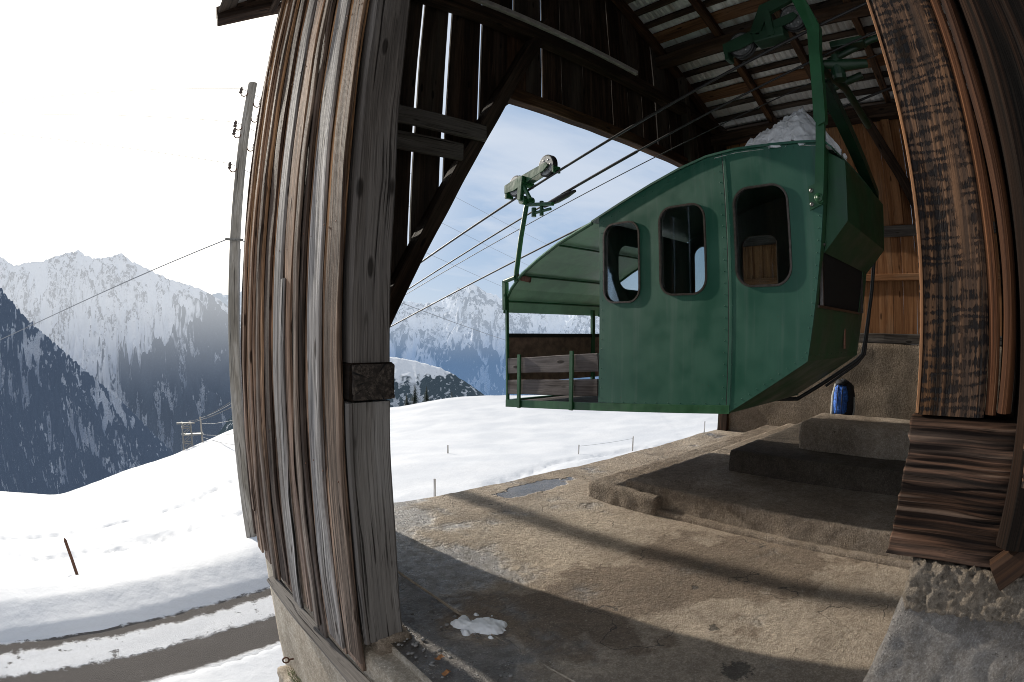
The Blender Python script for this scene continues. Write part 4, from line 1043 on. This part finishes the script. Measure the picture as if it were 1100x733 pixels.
mm = MB(); mm.timber((3.66,4.30,2.94),(3.72,3.95,2.90), .05, .035, up=(0,0,1), amp=0); mm.timber((3.70,4.24,2.84),(3.74,4.0,2.86), .03, .03, amp=0); mm.tube([(3.72,4.12,2.80),(3.72,4.12,2.96)], .022, 8); mm.tube([(3.70,4.22,2.80),(3.70,4.22,2.90)], .026, 8); mm.build('rope_clamp', M['green2'], ca)
mm = MB(); mm.tube([(3.74,4.10,2.90),(3.77,3.92,2.95),(3.79,3.80,2.985),(3.80,3.70,3.01)], [.016,.034,.030,.014], 10); mm.build('rope_socket', M['rope'], ca)
ca2, q2 = carriage(1.62, 3.925, .52, 3.675, cab, mat='green5')
mm = MB()
mm.prism([(1.50,3.98),(1.42,3.94),(1.30,4.12),(1.02,4.20),(.99,4.28),(1.36,4.22)], 3.60, 3.64, lambda a, b, t: (t, a, b))
mm.box(3.60, 3.74, 1.20, 1.48, 3.88, 3.97, c=.01); mm.box(3.59, 3.63, 1.28, 1.34, 3.9, 4.16)
mm.build('yoke', M['green5'], ca2)
mm = MB(); mm.tube([(3.70,1.05,3.62),(3.78,.80,3.60),(3.86,.62,3.62)], [.03,.05,.035], 10); mm.lathe((3.78,.86,3.48), (0,0,1), [(0,.002),(0,.05),(.03,.06),(.16,.06),(.17,.03),(.22,.03),(.22,.002)], 14, smooth=False); mm.build('rope_clamp', M['green5'], ca2)
mm = MB(); mm.tube([(3.9,.95,3.72),(4.0,.55,3.9),(4.15,.1,4.05)], .03, 8); mm.box(3.86,3.98,.6,.9,3.82,3.88,c=.01); mm.build('grip_lever', M['green5'], ca2)
mm = MB(); mm.tube([(5.1,1.5,4.0),(5.1,.9,4.15)], .04, 8); mm.build('rope_shoe', M['green5'], cab)

# ropes
def rope(name, pts, r, mat, label, cat, group=None, seg=40):
    mm = MB(); mm.tube(pts, r, 8); o = mm.build(name, mat); tag(o, label, cat, group); return o
PYL = V((4.9, 74.8, -11.0))
def cable(x, yA, zA, yend, slope=-.245, xe=None, ze=None):
    xe = PYL.x if xe is None else xe; ze = PYL.z+.3 if ze is None else ze
    pts = [(x, yend, zA+(yend-yA)*slope)]
    for i in range(1, 31):
        y = yend+(PYL.y-yend)*(i/30)**1.6
        zl = zA+(y-yA)*slope; e = max(0, (y-12)/(PYL.y-12)); zf = zA+(PYL.y-yA)*slope
        pts.append((x+(xe-x)*e, y, zl+(ze-zf)*e**1.5))
    return pts
rope('track_rope', cable(3.675, 4.56, 3.035, -2.5), .013, M['rope'], 'thick dark track rope carrying the wheels on the near side of the green cabin', 'cable')
rope('haul_rope', cable(3.80, 4.09, 2.96, -2.5, xe=5.2), .0095, M['rope'], 'dark haul rope running from the rope socket just below the near track rope', 'cable')
mm = MB(); mm.tube([(3.80,3.9,2.955+.2*.245-.0),(3.80,2.9,2.96+1.19*.245)], .0145, 8); mm.build('rope_splice', M['rope'], bpy.data.objects['haul_rope'])
rope('signal_rope', cable(4.1, 3.16, 3.22, -2.5, slope=-.225, xe=5.6, ze=-10.9), .005, M['rope'], 'thinnest of the ropes, passing low over the green cabin roof', 'cable')
rope('track_rope', cable(5.10, 4.9, 2.955, -2.5, slope=-.235, xe=4.2, ze=-11.2), .013, M['rope'], 'lowest dark track rope, passing behind the canopy of the green cabin', 'cable')

# snow heap on the roof
mm = MB(); random.seed(9)
vs = []; n = 70; mI = 64; hx, hy = .36, .50
for i in range(n+1):
    for j in range(mI+1):
        a, b = i/n*2-1, j/mI*2-1; x = 4.0+a*hx; yv = 1.50+b*hy
        q = b+.42; e = 1-math.hypot(a, (q/1.42 if q > 0 else q/.58)); e = max(0, e+.10*fbm(a*2, b*2, 4, 3))
        z = topz(yv)+.012 + (.40*e**.8 + .035*fbm(a*4, b*4, 2, 4)*min(1, e*6) + .030*noise.noise(V((a*11, b*14, 5))) + .016*noise.noise(V((a*26, b*32, 5))) if e > 0 else -.03)
        vs.append((x + .02*fbm(a*6, b*6, 9, 3), yv + .02*fbm(a*6, b*6, 19, 3), z))
fs = [(i*(mI+1)+j, (i+1)*(mI+1)+j, (i+1)*(mI+1)+j+1, i*(mI+1)+j+1) for i in range(n) for j in range(mI)]
mm.add(vs, fs, smooth=True)
for i in range(70):
    a = random.uniform(0, 2*math.pi); r = random.uniform(.1, 1.1); x = 3.98+math.cos(a)*r*hx*.9; yv = 1.50+math.sin(a)*r*hy*.95
    if x < CX0+.02: continue
    s = random.uniform(.008, .03); bm = bmesh.new(); bmesh.ops.create_icosphere(bm, subdivisions=2, radius=s)
    zb = topz(yv)+.018 + max(0, .20*(1-r))
    for v in bm.verts: v.co = V((x, yv, zb+s*.4)) + v.co*(1+.5*noise.noise(v.co*60))
    mm.bm(bm, smooth=True)
tag(mm.build('snow_heap', M['snowheap']), 'heap of lumpy melting snow lying on the roof of the green cabin', 'snow')

# backpack on the platform behind the block
bp = empty('backpack', (7.55, 2.02, .45), 'blue and grey hiking backpack standing against the concrete back wall', 'backpack')
mm = MB(); bm = bmesh.new(); bmesh.ops.create_uvsphere(bm, u_segments=28, v_segments=20, radius=1)
for v in bm.verts:
    c = v.co.copy(); k = 1/ max(1e-6, (abs(c.x)**3+abs(c.y)**3+abs(c.z)**3)**(1/3))
    c = c*k; w = c.z; c = V((c.x*.12, c.y*(.135-.03*w), c.z*.25)); c += c.normalized()*(.022*fbm(c.x*30, c.y*30, c.z*20, 3))
    v.co = V((7.56, 1.985, .70)) + c
mm.bm(bm, smooth=True); mm.build('bag', M['blackfab'], bp)
mm = MB(); bm = bmesh.new(); bmesh.ops.create_uvsphere(bm, u_segments=24, v_segments=18, radius=1)
for v in bm.verts:
    c = v.co.copy(); k = 1/ max(1e-6, (abs(c.x)**3.5+abs(c.y)**3.5+abs(c.z)**3.5)**(1/3.5)); c = c*k
    c = V((c.x*.05, c.y*.10, c.z*.195)); c += c.normalized()*(.030*fbm(c.x*45, c.y*45, c.z*24, 3))
    v.co = V((7.43, 2.03, .71)) + c
mm.bm(bm, smooth=True); mm.build('front_pocket', M['blue'], bp)
mm = MB(); bm = bmesh.new(); bmesh.ops.create_uvsphere(bm, u_segments=20, v_segments=14, radius=1)
for v in bm.verts:
    c = v.co; c = V((c.x*.11, c.y*.10, c.z*.045)); c += c.normalized()*(.03*fbm(c.x*40, c.y*40, c.z*40, 3)); v.co = V((7.50, 2.04, .94)) + c
mm.bm(bm, smooth=True); mm.build('top_lid', M['blackfab'], bp)
for yy in (2.0, 2.07):
    mm = MB(); mm.tube([(7.42,yy,.94),(7.375,yy,.84),(7.37,yy,.6),(7.40,yy,.5)], .006, 6); mm.build('strap', M['blackfab'], bp)
mm = MB(); mm.tube([(7.50,2.13,.92),(7.49,2.165,.75),(7.46,2.16,.5)], [.030,.035,.03], 8); mm.build('side_strap', M['greyfab'], bp)
mm = MB(); mm.tube([(7.50,1.84,.75),(7.48,1.82,.6),(7.48,1.84,.48)], [.01,.016,.012], 8); mm.build('side_strap', M['greyfab'], bp)

# cable duct on the tie beam
dt = MB(); dt.timber((2.05,4.06,5.13),(5.43,4.06,5.13), .055, .065, amp=0, ch=.006, seg=4); o = dt.build('cable_duct', M['duct'])
tag(o, 'long grey closed duct fixed along the dark tie beam under the roof', 'duct')

# snow lumps and pebbles on the floor
random.seed(12)
mm = MB(); vs = []; n = 110
BL = [(-.45,.35,.24,.9),(-.25,.05,.26,1),(0,-.2,.22,1),(.2,-.4,.22,.9),(.1,.1,.2,.8),(.35,.0,.2,.8),(-.1,.5,.18,.7),(.5,-.25,.16,.8),(-.6,-.1,.14,.7),(.3,.45,.13,.65),(.65,.25,.12,.6),(-.2,-.55,.13,.6)]
for i in range(n+1):
    for j in range(n+1):
        a, b = i/n*2-1, j/n*2-1; x = 1.50+a*.20; y = 2.10+b*.26
        f_ = sum(h_*math.exp(-((a-ca_)**2+(b-cb_)**2)/r_**2) for ca_, cb_, r_, h_ in BL) + .18*noise.noise(V((a*5, b*5, 3))) + .10*noise.noise(V((a*13, b*13, 3)))
        e = f_-.50
        z = .012*fbm(x*.9, y*.9, 1, 3) + (-.006 + .046*(1-math.exp(-max(0, e)*2.6)) + .006*noise.noise(V((a*9, b*9, 6))) if e > -.12 else -.03)
        vs.append((x, y, z))
fs = [(i*(n+1)+j, (i+1)*(n+1)+j, (i+1)*(n+1)+j+1, i*(n+1)+j+1) for i in range(n) for j in range(n) if max(vs[i*(n+1)+j][2], vs[(i+1)*(n+1)+j+1][2]) > -.015]
mm.add(vs, fs, smooth=True); tag(mm.build('snow_patch', M['snowheap']), 'small ragged patch of melting snow on the wet concrete floor', 'snow')
mm = MB()
for i in range(90):
    a = random.random()
    x = 1.02+random.random()**2*.45; y = random.uniform(1.55, 2.5); s = random.uniform(.003, .011)
    bm = bmesh.new(); bmesh.ops.create_icosphere(bm, subdivisions=2, radius=s)
    for v in bm.verts: v.co = V((x, y, s*.4+.005)) + V((v.co.x*1.2, v.co.y, v.co.z*.75))*(1+.6*noise.noise(v.co*55+V((i,0,0))))
    mm.bm(bm, smooth=True)
tag(mm.build('gravel', M['stonebit']), kind='stuff')
for i, (x, y) in enumerate(((1.13,1.93),(1.09,1.80))):
    mm = MB(); s = .017
    vs = [(x+s*u*1.5, y+s*v, .02+.008*math.sin(u*3+i)+.006*v*v) for u in (-1,-.4,.2,.8) for v in (-.8,0,.8)]
    mm.add(vs, [(a*3+b, (a+1)*3+b, (a+1)*3+b+1, a*3+b+1) for a in range(3) for b in range(2)]); o = mm.build('dead_leaf', M['leaf'])
    tag(o, 'brown dead leaf lying among the gravel at the foot of the door post', 'leaf', 'dead leaves at the foot of the post')
# eye bolt and grass on the base wall
mm = MB(); mm.tube([(.90,4.10,-1.29),(.82,4.10,-1.29)], .009, 8)
ring = [(.80+.03*math.cos(a), 4.10, -1.29+.03*math.sin(a)) for a in [i*math.pi/8 for i in range(17)]]; mm.tube(ring, .008, 8)
tag(mm.build('eye_bolt', M['rust']), 'small black eye bolt sticking out of the concrete base wall', 'bolt')
mm = MB()
for i in range(70):
    x = .86+random.uniform(-.06,.02); y = random.uniform(3.75,4.2); h = random.uniform(.03,.10); dx = random.uniform(-.05,.01); dy = random.uniform(-.03,.03); z0 = -1.50
    mm.add([(x-.003,y,z0),(x+.003,y,z0),(x+dx,y+dy,z0+h)], [(0,1,2)])
mm.build('grass_tuft', M['grass']); tag(bpy.data.objects['grass_tuft'], kind='stuff')
mm = MB(); rough_box(mm, .72, .89, 3.2, 4.35, -3.5, -1.50, res=.06, bev=.05, amp=.03, freq=5); tag(mm.build('footing_ledge', M['base'], bld))

# ================================================================== OUTSIDE THINGS
# utility pole
pz = tz_fin(2.12, 12.4)
up = empty('utility_pole', (2.12, 12.4, pz), 'tall weathered wooden power pole with curved insulator hooks standing in the snow beside the cladding', 'power pole')
def pp(z): t = (z+3.5)/11; return V((2.12-.22*min(1, t*1.2), 12.4, z))
mm = MB(); mm.tube([pp(-4.2), pp(-2), pp(0), pp(2), pp(4), pp(6), pp(7.56)], [.155,.148,.142,.135,.128,.122,.115], 18); mm.build('pole', M['pole'], up)
for (sx, z) in ((-1,7.25),(1,7.0),(-1,6.35),(-1,6.15),(1,5.85),(-1,5.3),(1,6.6)):
    b = pp(z); pts = []
    for i in range(9):
        a = math.pi*i/8; pts.append((b.x+sx*(.10+.09*(1-math.cos(a))), 12.33, z-.10*math.sin(a)))
    mm = MB(); mm.tube(pts, .014, 6); hk = mm.build('insulator_hook', M['rust'], up)
    e = pts[-1]; mm = MB(); mm.lathe((e[0], e[1], e[2]-.02), (0,0,1), [(0,.02),(0,.045),(.03,.05),(.05,.03),(.07,.042),(.10,.045),(.13,.03),(.15,.032),(.17,.002)], 12); mm.build('insulator', M['insul'], hk)
mm = MB(); mm.box(1.68, 2.12, 12.24, 12.29, 3.58, 3.63, c=.005); mm.build('cross_bracket', M['steel'], up)
mm = MB(); mm.tube([(2.24,12.3,-4.0),(2.21,12.3,-1.62)], .05, 10); mm.build('conduit', M['duct'], up)
mm = MB(); mm.tube([(2.19,12.29,-1.6),(2.16,12.28,0),(2.07,12.27,3.4)], .010, 6); mm.build('down_lead', M['wire'], up)
def wire(a, b, sag, r, label, group, name='power_line', n=26):
    a = V(a); b = V(b); pts = []
    for i in range(n+1):
        t = i/n; p = a.lerp(b, t); p.z -= sag*4*t*(1-t); pts.append(p)
    mm = MB(); mm.tube(pts, r, 5, cap=False); tag(mm.build(name, M['wire'], None), label, 'wire', group)
wire((1.72,12.26,3.60), (-24,42,-1.2), .8, .014, 'single wire running from the pole bracket down to the left across the valley', None)
for i, (sx, z) in enumerate(((-.28,7.25),(-.28,6.35),(-.28,5.3))):
    wire((1.9+sx,12.33,z+.1), (-38,30,14+i*1.6), .8, .006, 'very thin line leaving the pole top towards the upper left', 'thin lines from the pole top')
    wire((1.9+sx,12.33,z+.1), (60,52,11.0-i*4.0), .8, .007, 'very thin line crossing the sky seen through the station opening', 'thin lines across the opening')
wire((2.1,12.33,3.6), (70,60,-3), 1.2, .012, 'pale line crossing low behind the green carriage arm', None)
# marker stake by the road
sz_ = tz_fin(-2.5, 11.73)
mm = MB(); mm.tube([(-2.50,11.73,sz_-.3),(-2.56,11.72,sz_+.4),(-2.615,11.71,sz_+.84),(-2.622,11.71,sz_+.90)], [.045,.042,.040,.012], 10); tag(mm.build('marker_stake', M['rust']), 'short dark leaning wooden stake in the snow bank above the road', 'stake')
# ropeway pylon
pz = tz_fin(4.65, 74.8)
py = empty('ropeway_pylon', (4.65, 74.8, pz), 'small distant steel lattice ropeway support on the snow ridge', 'pylon')
mm = MB()
bx = [(3.9,74.3),(5.35,74.3),(3.9,75.6),(5.35,75.6)]
for (x, y) in bx: mm.tube([(x,y,pz-2),(x+(4.65-x)*.15,y,-10.9)], .10, 5)
lv = [-14.8,-13.7,-12.6,-11.6]
for i, z in enumerate(lv):
    for (a, b) in ((0,1),(2,3),(0,2),(1,3)):
        mm.tube([(bx[a][0],bx[a][1],z),(bx[b][0],bx[b][1],z)], .06, 4)
        z2 = lv[i+1] if i < 3 else -10.9
        mm.tube([(bx[a][0],bx[a][1],z),(bx[b][0],bx[b][1],z2)], .05, 4)
mm.build('lattice', M['steel'], py)
mm = MB(); mm.box(4.0, 7.0, 74.2, 75.0, -12.6, -12.4); mm.build('walkway', M['steel'], py)
mm = MB(); mm.box(3.2, 5.9, 74.8, 75.0, -11.1, -10.9); mm.build('rope_saddle', M['steel'], py)
mm = MB(); mm.tube([(6.86,74.7,tz_fin(6.86,74.7)-1),(6.73,74.7,-10.2)], .13, 8); o = mm.build('line_pole', M['pole']); tag(o, 'slim distant wooden pole just right of the lattice ropeway support', 'pole')
for i, (dz, zz) in enumerate(((-.1,-2.0),(-.9,-3.6),(-2.4,-4.6),(-2.7,-6.0))):
    wire((6.8,74.7,-10.2+dz), (7.0+i*.3,34,zz), .3, .02, 'pale line rising from the distant pole towards the power pole', 'lines from the distant pole')
# fence posts in the snow on the right
fp = [((7.89,13.34),.60),((19.74,15.34),.63),((24.2,14.05),1.0),((17.35,16.58),.44),((13.5,21.5),.4),((27.5,12.2),.6)]
tops = []
for i, ((x, y), h) in enumerate(fp):
    z = tz_fin(x, y); mm = MB(); mm.timber((x,y,z-.5),(x+.02,y,z+h), .05 if i else .06, .05 if i else .06, up=(0,1,0), amp=.004, ch=.006)
    lab = ['nearest weathered fence post in the snow beyond the concrete floor edge', 'thin leaning fence post beside the trodden snow track', 'thin fence post directly beneath the seam of the green cabin', 'short fence stub half buried in the snow left of the trodden track', 'tiny fence stub far out on the open snow slope', 'fence post at the far right end of the trodden snow track'][i]
    tag(mm.build('fence_post', M['pole']), lab, 'post', 'fence posts in the snow'); tops.append((x, y, z+h*.85))
wire(tops[3], tops[1], .03, .006, 'thin fence wire between two posts above the trodden snow', None, name='fence_wire')
# trees
def conifer(x, y, zb, h, r, label, seed):
    random.seed(seed); t = empty('spruce_tree', (x, y, zb), label, 'tree', 'spruces behind the snow ridge')
    mm = MB(); mm.tube([(x,y,zb-1),(x,y,zb+h*.6),(x,y,zb+h)], [.16,.09,.01], 7); mm.build('trunk', M['dark'], t)
    mm = MB()
    n = int(h*13)
    for i in range(n):
        tt = i/n; z = zb+h*(.06+.94*tt); rr_ = r*(1-tt)**.85+.06
        for k in range(6):
            a = random.uniform(0, 2*math.pi); L = rr_*random.uniform(.6, 1.1); d = -.30*L
            ca_, sa = math.cos(a), math.sin(a); w = L*.22
            for q in range(4):
                f0 = q/4; f1 = (q+1)/4+.15; off = random.uniform(-.12, .12)*L
                p0 = V((x+ca_*L*f0, y+sa*L*f0, z+d*f0)); p1 = V((x+ca_*L*f1-sa*off, y+sa*L*f1+ca_*off, z+d*f1-.06))
                mm.add([p0+V((-sa*w*(1-f0*.6), ca_*w*(1-f0*.6), -.05)), p0-V((-sa*w*(1-f0*.6), ca_*w*(1-f0*.6), .05)), p1], [(0,1,2)])
    mm.build('crown', M['needle'], t)
M['needle'] = plain('spruce_needles', (.018,.032,.024), .9, 0, 3, .6)
conifer(48.0, 87.7, -14.5, 6.3, 1.7, 'leftmost dark spruce of the pair seen just right of the door post', 1)
conifer(49.9, 86.7, -14.5, 5.7, 1.6, 'slightly shorter right-hand dark spruce of the pair beside the door post', 2)
conifer(53.9, 84.2, -14.5, 4.7, 1.2, 'small lone dark spruce in the gap left of the hanging cabin platform', 3)
conifer(46.6, 88.4, -14.5, 4.3, 1.3, 'smallest spruce, half hidden behind the beam end of the door post', 4)

# ================================================================== LIGHT, SKY, CAMERA
w = bpy.data.worlds.new("World"); SC.world = w; w.use_nodes = True
nt = w.node_tree; nt.nodes.clear()
class WT_(NT):
    def __init__(s): s.t = nt
t = WT_()
out = t.n('ShaderNodeOutputWorld'); bg = t.n('ShaderNodeBackground'); bg.inputs[1].default_value = .116
sky = t.n('ShaderNodeTexSky', sky_type='NISHITA'); sky.sun_disc = False; sky.sun_elevation = rad(SUN_EL); sky.sun_rotation = rad(SUN_AZ)
sky.altitude = 1500; sky.air_density = 1.0; sky.dust_density = 1.5
d = t.vmath('NORMALIZE', t.n('ShaderNodeTexCoord').outputs['Generated'])
sx, sy, sz = t.sep(d)
dot = t.vmath('DOT_PRODUCT', d, tuple(SD))
zc = t.math('ADD', t.math('MAXIMUM', sz, 0.0), .12)
pl_ = t.comb(t.math('DIVIDE', sx, zc), t.math('DIVIDE', sy, zc), 0.0)
c1 = t.noise(t.mapv(pl_, (.55,.9,1), (.4,1.7,0)), 1.0, 7, .58, .6)
c2 = t.noise(t.mapv(pl_, (.22,.5,1)), 1.2, 6, .6, .4)
cl = t.mr(t.math('ADD', t.math('MULTIPLY', c1, .6), t.math('MULTIPLY', c2, .45)), .44, .66)
veil = t.mr(dot, .72, .92)                       # thin cirrus veil brightening towards the sun
veil2 = t.mr(dot, .86, 1.0)
hor = t.mr(sz, 0.0, .22, .35, 0)
cloudc = t.mix(veil, (6.2,6.7,7.5), (9.6,9.45,9.2)); cloudc = t.mix(veil2, cloudc, (20,19,17))
fac = t.math('MAXIMUM', t.math('MAXIMUM', t.math('MULTIPLY', cl, .70), hor), t.math('MULTIPLY', veil, .96))
base = t.mix(1.0, sky.outputs[0], (1.0,1.0,1.0), 'MULTIPLY')
base = t.mix(.85, base, (3.3,4.5,6.3))
cloudc = t.mix(t.mr(c2, .35, .65, .16, 0), cloudc, (6.5,6.9,7.6))
col = t.mix(fac, base, cloudc)
col = t.mix(t.mr(sy, .15, -.35, 0, .6), col, (9.6,9.2,8.6))        # added fill: sky behind the camera brightened to light camera-facing sides
col = t.mix(t.mr(sz, -.12, 0.0, 1, 0), col, (5.6,5.7,5.8))
t.l(col, bg.inputs[0]); t.l(bg.outputs[0], out.inputs[0])

sl = bpy.data.lights.new('sun', 'SUN'); sl.energy = 5.0; sl.angle = rad(.9); sl.color = (1.0, .93, .82)
so = bpy.data.objects.new('sun', sl); COL.objects.link(so); so.rotation_euler = SD.to_track_quat('Z', 'Y').to_euler(); so.location = (0, 30, 30)

cd = bpy.data.cameras.new('camera'); co = bpy.data.objects.new('camera', cd); COL.objects.link(co)
cd.type = 'PANO'; cd.sensor_width = 36; cd.sensor_height = 24; cd.clip_start = .01; cd.clip_end = 60000
fl_ = 580/1100*36
for tgt in (cd, getattr(cd, 'cycles', None)):
    try:
        tgt.panorama_type = 'FISHEYE_EQUISOLID'; tgt.fisheye_lens = fl_; tgt.fisheye_fov = math.pi
    except Exception as ex: pass
R_ = V((.7770,-.6292,.0085)); R_ = V((0.7771, -0.6293, 0)); 
uc = np.array([0.0085, 1, -0.02]); uc = uc/np.linalg.norm(uc)
fwc = np.array([0,0,1.])-uc*uc[2]; fwc /= np.linalg.norm(fwc); rtc = np.cross(uc, fwc); rtc = rtc if rtc[0] > 0 else -rtc
Wm = np.array([[.7771,.6293,0],[-.6293,.7771,0],[0,0,1.]]) @ np.array([rtc, fwc, uc])
mt = Matrix(((Wm[0,0],Wm[0,1],-Wm[0,2],0),(Wm[1,0],Wm[1,1],-Wm[1,2],0),(Wm[2,0],Wm[2,1],-Wm[2,2],1.6),(0,0,0,1)))
co.matrix_world = mt
SC.camera = co
SC.view_settings.view_transform = 'Standard'; SC.view_settings.look = 'None'; SC.view_settings.exposure = 0
SC.cycles.use_denoising = True
try: SC.cycles.denoiser = 'OPENIMAGEDENOISE'
except Exception: pass
SC.cycles.filter_width = .95; SC.cycles.max_bounces = 8; SC.cycles.transparent_max_bounces = 12; SC.cycles.diffuse_bounces = 4
